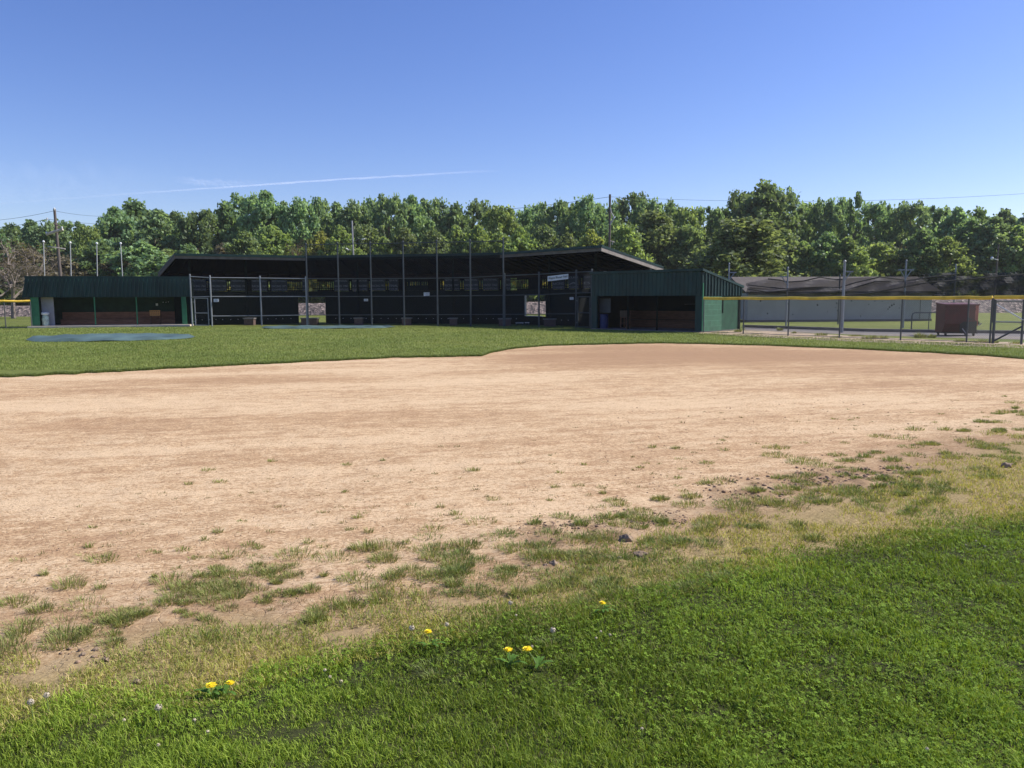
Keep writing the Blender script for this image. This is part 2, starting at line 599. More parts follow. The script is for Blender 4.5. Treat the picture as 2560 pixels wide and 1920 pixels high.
def vnoise(x, y, seed=0):
    """smooth value noise, 0..1"""
    xi = np.floor(x).astype(np.int64)
    yi = np.floor(y).astype(np.int64)
    xf, yf = x - xi, y - yi
    xf = xf * xf * (3 - 2 * xf)
    yf = yf * yf * (3 - 2 * yf)

    def h(a, b_):
        n = (a * 374761393 + b_ * 668265263 + seed * 1274126177) & 0x7fffffff
        n = ((n ^ (n >> 13)) * 1274126177) & 0x7fffffff
        return ((n ^ (n >> 16)) & 0xffff) / 65535.0
    return (h(xi, yi) * (1 - xf) + h(xi + 1, yi) * xf) * (1 - yf) + (h(xi, yi + 1) * (1 - xf) + h(xi + 1, yi + 1) * xf) * yf


def fbm(x, y, seed=0, o=3):
    t, a, s = 0, 1, 0
    for k in range(o):
        t = t + a * vnoise(x * 2 ** k, y * 2 ** k, seed + k)
        s += a
        a *= 0.5
    return t / s


# ------------------------------------------------------------------ light and sky
AZ, EL = R(75), R(43)
sun_dir = Vector((math.sin(AZ) * math.cos(EL), math.cos(AZ) * math.cos(EL), math.sin(EL)))
sd = bpy.data.lights.new('sun', 'SUN')
sd.energy = 4.5
sd.angle = R(0.5)
sd.color = (1.0, 0.95, 0.87)
so = bpy.data.objects.new('sun', sd)
so.location = (60, 20, 60)
so.rotation_euler = (-sun_dir).to_track_quat('-Z', 'Y').to_euler()
COL.objects.link(so)
W = bpy.data.worlds.new('World')
S.world = W
W.use_nodes = True
wn = W.node_tree
bg = wn.nodes['Background']
sk = wn.nodes.new('ShaderNodeTexSky')
sk.sky_type = 'NISHITA'
sk.sun_disc = False
sk.sun_elevation = EL
sk.sun_rotation = AZ
sk.air_density = 1.0
sk.dust_density = 0.4
sk.ozone_density = 2.5
hs = wn.nodes.new('ShaderNodeHueSaturation')
hs.inputs['Saturation'].default_value = 1.2
hs.inputs['Hue'].default_value = 0.512
wn.links.new(sk.outputs[0], hs.inputs['Color'])
tint = wn.nodes.new('ShaderNodeMix')
tint.data_type = 'RGBA'
tint.blend_type = 'MULTIPLY'
tint.inputs[0].default_value = 1.0
tint.inputs[7].default_value = (0.99, 0.955, 1.12, 1)
wn.links.new(hs.outputs[0], tint.inputs[6])
wn.links.new(tint.outputs[2], bg.inputs[0])
bg.inputs[1].default_value = 0.093
S.view_settings.view_transform = 'Standard'
S.view_settings.look = 'None'
S.view_settings.exposure = 0.6
S.view_settings.gamma = 1.0

# ------------------------------------------------------------------ ground
mb = MB()
mb.quadface((-260, -60, -0.02), (260, -60, -0.02), (260, 240, -0.02), (-260, 240, -0.02))
struct(mb.build('ground', M['lawn']))

K = 2560 / 2212.0


def curve_aD(pts):
    g = [G(x * K, y * K) for x, y in pts]
    a = np.array([p.x / p.y for p in g])
    d = np.array([p.y for p in g])
    return a, d


far_edge = curve_aD([(0, 815), (150, 808), (300, 800), (450, 792), (600, 785), (850, 772.5), (1040, 769), (1060, 762), (1085, 757), (1120, 752), (1180, 747), (1300, 744), (1420, 741.5), (1500, 742.5), (1640, 746), (1800, 752), (1950, 759), (2100, 767), (2212, 775)])
tuft_edge = curve_aD([(0, 1190), (300, 1130), (600, 1080), (1000, 1020), (1300, 980), (1500, 950), (1700, 920), (1900, 885), (2050, 855), (2212, 825)])
dry_edge = curve_aD([(0, 1400), (100, 1395), (200, 1370), (380, 1345), (520, 1320), (650, 1330), (760, 1320), (850, 1290), (960, 1275), (1100, 1250), (1250, 1215), (1400, 1180), (1550, 1130), (1750, 1075), (1900, 1040), (2050, 985), (2212, 940)])
lush_edge = curve_aD([(0, 1545), (200, 1500), (450, 1472), (600, 1425), (700, 1395), (850, 1368), (1000, 1340), (1200, 1312), (1400, 1268), (1600, 1215), (1800, 1178), (2000, 1140), (2212, 1098)])


def Dat(c, a):
    """edge distance at a = x/y, extended straight beyond the frame"""
    aa, dd = c
    r = np.interp(a, aa, dd)
    sl = (dd[-1] - dd[-3]) / (aa[-1] - aa[-3])
    r = np.where(a > aa[-1], dd[-1] + np.clip(sl, -60, 60) * (a - aa[-1]) * 0.6, r)
    return r


nA, nY = 620, 420
aa = np.linspace(-1.25, 1.25, nA)
ymax = Dat(far_edge, aa)
tt = np.linspace(0, 1, nY)
y0 = 1.0
Y = y0 * (ymax[None, :] / y0) ** tt[:, None]
X = aa[None, :] * Y
# ragged grass edge
Y[-1, :] += (RNG.random(nA) - 0.5) * 0.18
AA = np.broadcast_to(aa[None, :], Y.shape)
dl, dd_, dt = Dat(lush_edge, AA), Dat(dry_edge, AA), Dat(tuft_edge, AA)
wob = (fbm(X * 1.3, Y * 1.3, 3) - 0.5)
Yw = Y * (1 + 0.12 * wob)
thatch = np.clip((dd_ * 1.02 - Yw) / (0.12 * dd_), 0, 1)
damp_shade = np.clip((dd_ * 1.28 - Yw) / (0.30 * dd_), 0, 1) * (0.45 + 0.55 * np.clip((fbm(X * 1.1, Y * 1.1, 9) - 0.3) * 3, 0, 1))
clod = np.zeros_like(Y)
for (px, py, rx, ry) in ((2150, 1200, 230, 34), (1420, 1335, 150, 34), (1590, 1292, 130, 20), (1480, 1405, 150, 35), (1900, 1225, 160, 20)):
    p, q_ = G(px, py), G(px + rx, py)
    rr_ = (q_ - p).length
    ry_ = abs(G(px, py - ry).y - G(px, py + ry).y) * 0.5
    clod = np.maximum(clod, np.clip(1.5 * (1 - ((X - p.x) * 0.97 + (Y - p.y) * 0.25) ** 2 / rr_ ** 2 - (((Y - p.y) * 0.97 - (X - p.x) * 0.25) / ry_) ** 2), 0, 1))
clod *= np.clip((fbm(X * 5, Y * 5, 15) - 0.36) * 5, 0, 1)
damp_shade = np.clip(damp_shade + clod, 0, 1.3)  # clod patches darkened too, standing in for shade among the clods
far = np.clip((Y - 17) / 6, 0, 1) * np.clip((AA + 0.15) / 0.3, 0, 1) * np.clip((ymax[None, :] + 1 - Y) / 6, 0.35, 1)
Z = (fbm(X * 0.9, Y * 0.9, 21) - 0.5) * 0.03 + (fbm(X * 5, Y * 5, 5) - 0.5) * 0.014
Z += damp_shade * (fbm(X * 14, Y * 14, 8, 2) - 0.5) * 0.025
Z += clod * (fbm(X * 11, Y * 11, 18, 3) - 0.45) * 0.07
Z *= np.clip((ymax[None, :] - Y) / 2, 0.05, 1)
Z = Z - 0.0
verts = np.stack([X, Y, Z], -1).reshape(-1, 3)
ii = np.arange(nY * nA).reshape(nY, nA)
q = np.stack([ii[:-1, :-1], ii[:-1, 1:], ii[1:, 1:], ii[1:, :-1]], -1).reshape(-1, 4)
lush = np.clip((dl * 1.0 - Yw) / (0.06 * dl), 0, 1)
cz = np.stack([damp_shade, thatch, far, lush], -1).reshape(-1, 4)
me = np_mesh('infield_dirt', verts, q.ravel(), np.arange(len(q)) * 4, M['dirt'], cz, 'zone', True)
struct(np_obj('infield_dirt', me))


def gz(x, y):
    return (fbm(x * 0.9, y * 0.9, 21) - 0.5) * 0.03 + (fbm(x * 5, y * 5, 5) - 0.5) * 0.014


# tan strip along the right fence
mb = MB()
up = [(1740, 830), (1860, 834.5), (1970, 840), (2098, 846.5), (2251, 852.5), (2416, 859), (2560, 863), (2700, 866)]
lo = [(1740, 833), (1860, 840), (1970, 846), (2098, 852.5), (2251, 858), (2416, 865), (2560, 870), (2700, 876)]
wid = [(1765, 827.5), (1865, 826), (1975, 830), (2100, 838), (2251, 846), (2416, 852), (2560, 856), (2700, 860)]
for i in range(len(up) - 1):
    n = 8
    for k in range(n):
        def L_(lst, t):
            return G(lst[i][0] + (lst[i + 1][0] - lst[i][0]) * t, lst[i][1] + (lst[i + 1][1] - lst[i][1]) * t, -0.014)
        mb.quadface(L_(lo, k / n), L_(lo, (k + 1) / n), L_(wid, (k + 1) / n), L_(wid, k / n))
struct(mb.build('dirt_strip', M['strip']))

# concrete path and kerb behind the fence
kA = [(1862, 818.5), (2000, 823), (2160, 829), (2350, 832), (2560, 834.5), (2800, 838)]
kB = [(1862, 825.5), (2000, 831), (2160, 837.5), (2350, 843.5), (2560, 849), (2800, 855)]
mb, mk, mq = MB(), MB(), MB()
for i in range(len(kA) - 1):
    a0, a1, b0, b1 = G(*kA[i], -0.01), G(*kA[i + 1], -0.01), G(*kB[i], -0.01), G(*kB[i + 1], -0.01)
    m0, m1 = b0.lerp(a0, 0.5), b1.lerp(a1, 0.5)
    mb.quadface(b0, b1, m1, m0)
    mq.quadface(m0, m1, a1, a0)
    for (p0, p1, q0, q1, hh) in ((a0, a1, Vector((0, 0.45, 0)), Vector((0, 0.45, 0)), 0.14),):
        mk.hexa([p0, p1, p1 + q1, p0 + q0, p0 + Vector((0, 0, hh)), p1 + Vector((0, 0, hh)), p1 + q1 + Vector((0, 0, hh)), p0 + q0 + Vector((0, 0, hh))])
struct(mb.build('path', M['concrete']))
struct(mk.build('kerb', M['asphalt']))
struct(mq.build('asphalt_path', M['asphalt']))

# railway embankment of gravel
mb = MB()
nseg = 90
for i in range(nseg):
    for k in range(5):
        def E(i_, k_):
            x = -110 + 230 * i_ / nseg
            h = 0.85 + 0.75 * (x + 110) / 230 * 1.25
            prof = [(80.5, -0.02), (81.5, 0.42 * h), (82.6, 0.86 * h), (83.4, h), (86.5, h), (89, -0.02)]
            yy, zz = prof[k_]
            return (x, yy + math.sin(i_ * 1.7 + k_) * 0.12, zz + (math.sin(i_ * 2.3 + k_ * 1.1) * 0.04 if 0 < k_ < 5 else 0))
        mb.quadface(E(i, k), E(i + 1, k), E(i + 1, k + 1), E(i, k + 1))
struct(mb.build('gravel_embankment', M['gravel']))


# ------------------------------------------------------------------ frame helper for straight buildings
class Frame:
    """s along the front, d away from the camera, z up"""

    def __init__(self, A, B):
        self.A = Vector((A.x, A.y, 0))
        v = Vector((B.x - A.x, B.y - A.y, 0))
        self.L = v.length
        self.u = v.normalized()
        self.n = Vector((-self.u.y, self.u.x, 0))

    def __call__(self, s, d, z):
        return self.A + self.u * s + self.n * d + Vector((0, 0, z))

    def s_at(self, px, d=0.0):
        """s where the plane at depth d is met under picture column px (eye height)"""
        r = ray(px, 745)
        # A + u s + n d = t (rx, ry)
        a = self.A + self.n * d
        det = self.u.x * (-r.y) + self.u.y * r.x
        return (-(a.x) * (-r.y) - (a.y) * r.x) / det if abs(det) > 1e-9 else 0.0


def bat_rack(F, s0, d, label, w=0.62, bm='orangewood', lm='brownwood'):
    t = thing('bat_rack', label, 'bat rack', F(s0, d, 0), 'bat racks inside the dugouts')
    mb = MB()
    # board with two rows of holes: strips around the holes
    n = 5
    zs = (0.62, 1.02)
    mb.box(s0, s0 + w, d, d + 0.03, 0.66, 0.72, F)
    mb.box(s0, s0 + w, d, d + 0.03, 0.80, 0.86, F)
    mb.box(s0, s0 + w, d, d + 0.03, 0.94, 1.00, F)
    for k in range(n + 1):
        x = s0 + k * (w - 0.05) / n
        mb.box(x, x + 0.05, d + 0.002, d + 0.032, 0.6605, 0.9995, F)
    mb.build('holed_board', M[bm], t)
    mb = MB()
    mb.box(s0, s0 + w, d + 0.05, d + 0.35, 0.60, 0.64, F)
    mb.build('shelf', M['brownwood'], t)
    mb = MB()
    mb.box(s0 + 0.04, s0 + w - 0.04, d + 0.05, d + 0.33, 0.30, 0.33, F)
    mb.build('shelf', M['brownwood'], t)
    for sx in (s0 + 0.0, s0 + w - 0.06):
        for dx in (d + 0.035, d + 0.36):
            mb = MB()
            mb.box(sx, sx + 0.06, dx, dx + 0.05, 0.0, 0.999, F)
            mb.build('leg', M['brownwood'], t)
    return t


# ------------------------------------------------------------------ left dugout
F = Frame(G(81, 819.3), G(479, 814.6))
L = F.L
t = thing('dugout', 'low green dugout on the left with a sunlit ribbed awning and brown bench inside', 'dugout', F(0, 0, 0))
DP = 2.6
ZT = 3.12
ZB = 1.86
mb = MB()
mb.box(-0.02, L, DP, DP + 0.15, 0.1, 2.5, F)
mb.box(0.0, 0.14, 0.14, DP - 0.003, 0.1, 2.9, F)
mb.box(L - 0.14, L, 0.14, DP - 0.003, 0.1, 2.9, F)
mb.build('wall', M['dugwall'], t)
mb = MB()
mb.prism([(0.02, ZT), (0.02, ZT - 0.14), (DP + 0.4, 2.36), (DP + 0.4, 2.5)], lambda a, b_, s: F(s, a, b_), -0.2, L + 0.03)
rf = mb.build('roof', M['green'], t)
mb = MB()
mb.box(-0.22, L + 0.05, -0.08, 0.016, ZT - 0.13, ZT + 0.03, F)
mb.build('roof_trim', M['green'], rf)
mb = MB()


def Pa(s, off, z):
    fz = (ZT - 0.13 - z) / (ZT - 0.13 - ZB)
    k = s / (L + 0.36)
    return F(s - 0.2 - 0.22 * fz * (1 - k), -0.07 - 0.03 * fz - off, z)


corrug(mb, Pa, L + 0.36, ZB, ZT - 0.13, 0.23, 0.05)
aw = mb.build('awning', M['green'], t)
mb = MB()
mb.box(L + 0.165, L + 0.19, -0.12, 0.1, ZB, ZT - 0.135, F)
mb.build('awning_end', M['greendk'], aw)
mb = MB()
mb.box(0.0, 0.42, 0.0, 0.13, 0.1, 2.9, F)
mb.build('pillar', M['greenlt'], t)
mb = MB()
mb.box(L - 0.54, L - 0.26, 0.0, 0.13, 0.1, 2.9, F)
mb.build('pillar', M['greenlt'], t)
mb = MB()
mb.box(L - 0.256, L - 0.003, 0.06, 0.13, 0.1, 2.9, F)
mb.build('pillar', M['greendk'], t)['label'] = 'dark green edge pillar'
for px in (235, 340):
    s = F.s_at(px, -0.05)
    mb = MB()
    mb.tube(F(s, -0.02, 0.1), F(s, -0.02, 2.9), 0.04, n=8)
    mb.build('post', M['greenlt'], t)
mb = MB()
mb.box(-0.1, L - 0.02, -0.55, DP + 0.1, -0.01, 0.1, F)
mb.build('floor_slab', M['slab'], t)
s0, s1 = F.s_at(150, 1.8), L - 0.2
mb = MB()
mb.box(s0, s1, 2.05, 2.12, 0.46, 0.90, F)
bk = mb.build('bench', M['benchlit'], t)
mb = MB()
mb.box(s0, s1, 1.6, 2.04, 0.40, 0.45, F)
mb.build('seat', M['benchlit'], bk)
mb = MB()
mb.box(s0, s1, 1.62, 1.67, 0.1, 0.39, F)
mb.build('front_board', M['benchlit'], bk)
mb = MB()
mb.box(0.425, F.s_at(133, 0.5), 0.5, 0.55, 0.1, 2.6, F)
mb.build('partition', M['greywall'], t)
mb = MB()
sN = F.s_at(390, 2.4)
mb.box(sN - 0.07, sN + 0.07, 2.57, 2.59, 1.28, 1.44, F)
mb.build('notice', M['white'], t)
for px, dz in ((407, 0), (414, 0.0), (420, 0.02)):
    s = F.s_at(px, 2.5)
    mb = MB()
    mb.tube(F(s, 2.597, 1.52 + dz), F(s, 2.52, 1.5 + dz), 0.025, n=6)
    mb.build('hook', M['white'], t)
bat_rack(F, F.s_at(372, 1.0), 1.0, 'orange bat rack lit by the sun in the left dugout')
# bagged barrel
c = F(F.s_at(110, 0.2), 0.22, 0.1)
t2 = thing('trash_bin', 'white and green bagged bin with a pale lid at the left dugout', 'trash bin', c)
mb = MB()
mb.lathe(c, [(0.16, 0), (0.19, 0.05), (0.2, 0.4), (0.17, 0.6), (0.12, 0.68)], 12)
mb.build('bag', M['bagw'], t2, True)
mb = MB()
mb.lathe(c, [(0.11, 0.675), (0.22, 0.70), (0.22, 0.80), (0.18, 0.83)], 12)
mb.build('lid', M['white'], t2)

# ------------------------------------------------------------------ right dugout
F = Frame(G(1479, 822), G(1753, 830.3))
L = F.L
C = G(1863, 824)
DP = (C - F(L, 0, 0)).dot(F.n)
t = thing('dugout', 'dark green dugout in shade with a blue barrel inside, beside the yellow capped fence', 'dugout', F(0, 0, 0))
ZT, ZBk, ZB = 3.02, 2.26, 1.79


def roofz(d):
    return ZT + (ZBk - ZT) * d / DP


mb = MB()
mb.box(0, L - 0.003, DP - 0.15, DP, 0, 2.2, F)
mb.box(0, 0.14, 0.14, DP - 0.153, 0, 2.2, F)
mb.build('wall', M['greendk'], t)
half = DP * 0.5
mb = MB()
mb.box(L - 0.2, L, 0.16, half, 0, 1.76, F)
ew = mb.build('end_wall', M['greenblock'], t)
mb = MB()
mb.box(L - 0.2, L - 0.06, half + 0.003, DP, 0, 1.76, F)
mb.build('end_wall', M['greenmid'], t)['label'] = 'darker plain green end wall'
mb = MB()
mb.box(L - 0.055, L + 0.03, half + 0.02, half + 0.10, 0.9, 1.6, F)
mb.build('downpipe', M['greendk'], t)
mb = MB()
mb.prism([(-0.12, roofz(-0.12) + 0.06), (-0.12, roofz(-0.12) - 0.06), (DP + 0.12, roofz(DP + 0.12) - 0.06), (DP + 0.12, roofz(DP + 0.12) + 0.06)], lambda a, b_, s: F(s, a, b_), -0.1, L + 0.1)
mb.build('roof', M['green'], t)
mb = MB()
corrug(mb, lambda s, off, z: F(s, -0.02 - off, z), L, ZB, ZT - 0.03, 0.23, 0.03)
mb.build('fascia', M['green'], t)
mb = MB()
# ribbed gable end over the end wall
nr = 13
for k in range(nr):
    d0, d1 = k * DP / nr, (k + 1) * DP / nr
    dm0, dm1 = d0 + (d1 - d0) * 0.62, d0 + (d1 - d0) * 0.70
    dm2 = d0 + (d1 - d0) * 0.93
    prof = [(d0, 0), (dm0, 0), (dm1, 0.06), (dm2, 0.06), (d1, 0)]
    for (da, oa), (db, ob) in zip(prof[:-1], prof[1:]):
        mb.quadface(F(L + 0.012 + oa, da, 1.77), F(L + 0.012 + ob, db, 1.77), F(L + 0.012 + ob, db, roofz(db) - 0.05), F(L + 0.012 + oa, da, roofz(da) - 0.05))
mb.build('gable_panel', M['green'], t)
mb = MB()
mb.box(0.0, 0.34, 0.0, 0.13, 0, 2.9, F)
mb.build('pillar', M['green'], t)
mb = MB()
mb.box(L - 0.36, L - 0.003, 0.0, 0.15, 0, 2.9, F)
mb.build('pillar', M['green'], t)
mb = MB()
mb.box(L + 0.015, L + 0.06, -0.01, 0.05, 0.05, 2.4, F)
mb.build('corner_pipe', M['greenlt'], t)
for px in (1570, 1643):
    s = F.s_at(px, 0.03)
    mb = MB()
    mb.tube(F(s, 0.05, 0), F(s, 0.05, 2.85), 0.045, n=8)
    mb.build('post', M['greendk'], t)
mb = MB()
mb.box(-0.02, L + 0.02, -0.1, DP - 0.16, -0.015, 0.03, F)
mb.build('floor_slab', M['asphalt'], t)
s0, s1 = F.s_at(1530, 2.0), L - 0.4
mb = MB()
mb.box(s0, s1, DP - 0.62, DP - 0.56, 0.48, 0.95, F)
bk = mb.build('bench', M['brownwood'], t)
mb = MB()
mb.box(s0, s1, DP - 1.05, DP - 0.625, 0.40, 0.45, F)
mb.build('seat', M['brownwood'], bk)
mb = MB()
mb.box(s0, s1, DP - 1.03, DP - 0.98, 0.03, 0.39, F)
mb.build('front_board', M['brownwood'], bk)
s0 = F.s_at(1497, 0.5)
mb = MB()
mb.box(s0, F.s_at(1526, 0.5), 0.5, 0.55, 0.88, 1.66, F)
mb.build('partition', M['greydim'], t)
mb = MB()
s0 = F.s_at(1665, 1.9)
mb.tube(F(s0, DP - 0.25, 1.32), F(s0 + 1.7, DP - 0.25, 1.36), 0.015, n=6)
mb.build('wall_rail', M['galvdk'], t)
bat_rack(F, F.s_at(1550, 0.9), 0.9, 'shaded bat rack behind the post in the right dugout', 0.45, 'rackdim', 'rackdim')
c = F(F.s_at(1510, 0.35), 0.38, 0.03)
t2 = thing('barrel', 'blue plastic barrel standing in the shade of the right dugout', 'barrel', c)
mb = MB()
mb.lathe(c, [(0.2, 0), (0.23, 0.04), (0.235, 0.22), (0.245, 0.24), (0.235, 0.26), (0.235, 0.5), (0.245, 0.52), (0.235, 0.54), (0.23, 0.7), (0.21, 0.72)], 18)
mb.build('drum', M['blue'], t2, False)
mb = MB()
mb.lathe(c, [(0.215, 0.722), (0.25, 0.73), (0.25, 0.76), (0.2, 0.77)], 18)
mb.build('lid', M['blue'], t2)

# ------------------------------------------------------------------ grandstand
P0 = [AT(435, 641, 50.2), AT(765, 646, 53.6), AT(1257, 638.5, 50.9), AT(1514, 620, 43.9)]
PP = [Vector((p.x, p.y, 0)) for p in P0]
ZR = 4.5
nrm = []
for i in range(3):
    u = (PP[i + 1] - PP[i]).normalized()
    nrm.append(Vector((-u.y, u.x, 0)))


def corner(i, d):
    if i == 0:
        return PP[0] + nrm[0] * d - (PP[1] - PP[0]).normalized() * d * 0.19
    if i == 3:
        return PP[3] + nrm[2] * d
    b_ = (nrm[i - 1] + nrm[i]).normalized()
    return PP[i] + b_ * (d / b_.dot(nrm[i]))


def Q(seg, tpar, d, z):
    p = corner(seg, d).lerp(corner(seg + 1, d), tpar)
    return Vector((p.x, p.y, z))


def t_at(seg, px, d):
    a, b_ = corner(seg, d), corner(seg + 1, d)
    r = ray(px, 745)
    k = r.x / r.y
    # (ax + t dx) = k (ay + t dy)
    dx, dy = b_.x - a.x, b_.y - a.y
    return (k * a.y - a.x) / (dx - k * dy)


def seg_at(px, d):
    for s in range(3):
        tp = t_at(s, px, d)
        if -1e-3 <= tp <= 1 + 1e-3 and (s == 2 or tp < 1):
            return s, min(1, max(0, tp))
    return (0, 0.0) if px < 500 else (2, 1.0)


def pieces(px0, px1, d):
    """(seg, t0, t1) runs between two picture columns on the surface at depth d"""
    s0, t0 = seg_at(px0, d)
    s1, t1 = seg_at(px1, d)
    if s0 == s1:
        return [(s0, t0, t1)]
    out = [(s0, t0, 1.0)]
    for s in range(s0 + 1, s1):
        out.append((s, 0.0, 1.0))
    out.append((s1, 0.0, t1))
    return out


def slab(mb, seg, t0, t1, d0, d1, z0, z1):
    mb.hexa([Q(seg, t0, d0, z0), Q(seg, t1, d0, z0), Q(seg, t1, d1, z0), Q(seg, t0, d1, z0), Q(seg, t0, d0, z1), Q(seg, t1, d0, z1), Q(seg, t1, d1, z1), Q(seg, t0, d1, z1)])


gs = thing('grandstand', 'long dark covered grandstand curving behind the backstop under a green metal roof', 'grandstand', (PP[1] + PP[2]) / 2)
DPT = 4.8
ZRB = 3.55


def rz(d):
    return ZR + (ZRB - ZR) * d / DPT


for s in range(3):
    mb = MB()
    e0, e1 = -0.35, DPT + 0.2
    mb.hexa([Q(s, 0, e0, rz(e0) - 0.05), Q(s, 1, e0, rz(e0) - 0.05), Q(s, 1, e1, rz(e1) - 0.05), Q(s, 0, e1, rz(e1) - 0.05),
             Q(s, 0, e0, rz(e0) + 0.03), Q(s, 1, e0, rz(e0) + 0.03), Q(s, 1, e1, rz(e1) + 0.03), Q(s, 0, e1, rz(e1) + 0.03)])
    rf = mb.build('roof', M['green'], gs)
    mb = MB()
    slab(mb, s, 0, 1, -0.40, -0.352, rz(-0.35) - 0.11, rz(-0.35) + 0.05)
    mb.build('fascia', M['green'], rf)
    mb = MB()
    slab(mb, s, 0.0, 1, -0.33, -0.28, rz(-0.3) - 0.27, rz(-0.3) - 0.055)
    mb.build('eave_board', M['eaveboard'] if s != 1 else M['greendk'], rf)
    mb = MB()
    e0, e1 = -0.26, DPT + 0.1
    mb.hexa([Q(s, 0, e0, rz(e0) - 0.075), Q(s, 1, e0, rz(e0) - 0.075), Q(s, 1, e1, rz(e1) - 0.075), Q(s, 0, e1, rz(e1) - 0.075),
             Q(s, 0, e0, rz(e0) - 0.053), Q(s, 1, e0, rz(e0) - 0.053), Q(s, 1, e1, rz(e1) - 0.053), Q(s, 0, e1, rz(e1) - 0.053)])
    mb.build('shade_lining', M['black'], rf)  # near-black lining added so the roof underside reads as deep shade
    for k in range(14):
        mb = MB()
        tp = (k + 0.5) / 14
        mb.hexa([Q(s, tp - 0.004, -0.25, rz(-0.25) - 0.2), Q(s, tp + 0.004, -0.25, rz(-0.25) - 0.2), Q(s, tp + 0.004, DPT, rz(DPT) - 0.2), Q(s, tp - 0.004, DPT, rz(DPT) - 0.2),
                 Q(s, tp - 0.004, -0.25, rz(-0.25) - 0.078), Q(s, tp + 0.004, -0.25, rz(-0.25) - 0.078), Q(s, tp + 0.004, DPT, rz(DPT) - 0.078), Q(s, tp - 0.004, DPT, rz(DPT) - 0.078)])
        mb.build('rafter', M['black'], rf)
# rake boards at the open ends
for (s, tp, sg) in ((2, 1.0, 1), (0, 0.0, -1)):
    u = (PP[s + 1] - PP[s]).normalized() * sg
    mb, mg = MB(), MB()
    for (m_, o0, o1, za, zb) in ((mb, 0.01, 0.05, -0.30, -0.075), (mg, 0.005, 0.07, -0.07, 0.05)):
        q0, q1 = Q(s, tp, -0.38, rz(-0.38)), Q(s, tp, DPT + 0.2, rz(DPT + 0.2))
        pts = []
        for zz in (za, zb):
            for p, o in ((q0, o0), (q0, o1), (q1, o1), (q1, o0)):
                pts.append(p + u * o + Vector((0, 0, zz)))
        m_.hexa(pts)
    mb.build('rake_board', M['wood'] if s == 2 else M['polewood'], gs)
    mg.build('rake_trim', M['green'], gs)
WD = 0.9
ZW = 2.22
mb = MB()
runs = [(436, 745, 0, ZW), (745, 813, 1.84, ZW), (813, 1311, 0, ZW), (1311, 1364, 1.90, ZW), (1311, 1364, 0, 0.52), (1364, 1512, 0, ZW)]
for (a, b_, z0, z1) in runs:
    for (s, t0, t1) in pieces(a, b_, WD):
        slab(mb, s, t0, t1, WD, WD + 0.12, z0 - 0.02, z1)
mb.build('front_wall', M['greendk'], gs)
mb = MB()
for s in range(3):
    slab(mb, s, 0, 1, DPT - 0.1, DPT, 3.12, rz(DPT) - 0.06)
mb.build('back_wall', M['redbrown'], gs)
mb = MB()
for s, tp in ((0, 0.0), (2, 1.0)):
    pass
for k, (z, d) in enumerate([(2.40, 1.4), (2.95, 2.15), (3.30, 2.9), (3.62, 3.65)]):
    for s in range(3):
        mb = MB()
        slab(mb, s, 0.01, 0.99, d, d + 0.28, z, z + 0.04)
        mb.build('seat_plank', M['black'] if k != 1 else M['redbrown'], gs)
for s in range(3):
    mb = MB()
    slab(mb, s, 0.01, 0.99, 1.03, 1.35, ZW - 0.15, ZW - 0.1)
    mb.build('walkway', M['black'], gs)
for px in (477, 617, 895, 1133, 1373, 1489):
    s, tp = seg_at(px, WD - 0.08)
    mb = MB()
    p = Q(s, tp, WD - 0.08, 0)
    mb.box(p.x - 0.06, p.x + 0.06, p.y - 0.06, p.y + 0.06, 0, rz(WD) - 0.06)
    mb.build('post', M['greendk'], gs)
p = Q(2, 0.985, DPT - 0.7, 0)
mb = MB()
mb.box(p.x - 0.06, p.x + 0.06, p.y - 0.06, p.y + 0.06, 0, rz(DPT - 0.7) - 0.06)
mb.build('post', M['galv'], gs)
mb = MB()
px = 488
while px < 1430:
    if not (735 < px < 822 or 1300 < px < 1370):
        s, tp = seg_at(px, WD)
        p = Q(s, tp, WD - 0.003, 0.34)
        mb = MB()
        mb.tube(p, p - nrm[s] * 0.03, 0.022, n=6)
        mb.build('bolt', M['white'], gs)
    px += 17.5 + 3 * math.sin(px)
# right doorway jamb, sunlight put into its pale colour
s, tp = seg_at(1312, WD)
mb = MB()
slab(mb, s, tp, tp + 0.005, WD - 0.02, WD + 0.14, 0.53, 1.88)
mb.build('door_jamb', M['polepale'], gs)
mb = MB()
slab(mb, s, tp, t_at(s, 1345, WD), WD + 0.125, WD + 0.5, 0.50, 0.55)
mb.build('sill', M['white'], gs)

# banners along the front and slat screens between them
banners = [(478, 517, 'SECTIONAL', 'RACING 1964', 'CHAMPIONS'), (529, 568, 'SECTIONAL', 'RACING 1965', 'FINALISTS'), (578, 620, 'REGIONAL', 'RACING 1966', 'CHAMPIONS'), (630, 669, 'SECTIONAL', 'RACING 1969', 'CHAMPIONS'),
           (679, 719, 'SECTIONAL', 'RACING 1973', 'CHAMPIONS'), (757, 794, 'STATE', 'RACING 1978', 'RUNNERS UP'), (836, 872, 'SECTIONAL', 'RACES 1987', 'CHAMPIONS'), (881, 894, 'CUP', 'X 21', 'FINAL'),
           (897, 919, 'SECTION', 'RACING', 'CHAMPS'), (929, 963, 'REGIONAL', 'RACING 1993', 'CHAMPIONS'), (973, 996, 'STATE', 'FINAL', 'FOUR'), (1111, 1148, 'SECTIONAL', 'RACING 1997', 'CUP TEAM'),
           (1160, 1196, 'REGIONAL', 'RACING 1999', 'CHAMPIONS'), (1207, 1245, 'SECTIONAL', 'RACES 2002', 'CHAMPIONS'), (1265, 1291, 'FINAL', 'RACES', 'FOUR'), (1380, 1410, 'STATE', 'RACING', 'CHAMPS'), (1420, 1446, 'CLASS', 'A', 'CHAMPS'), (1458, 1476, 'CLASS', 'B', 'TEAM')]
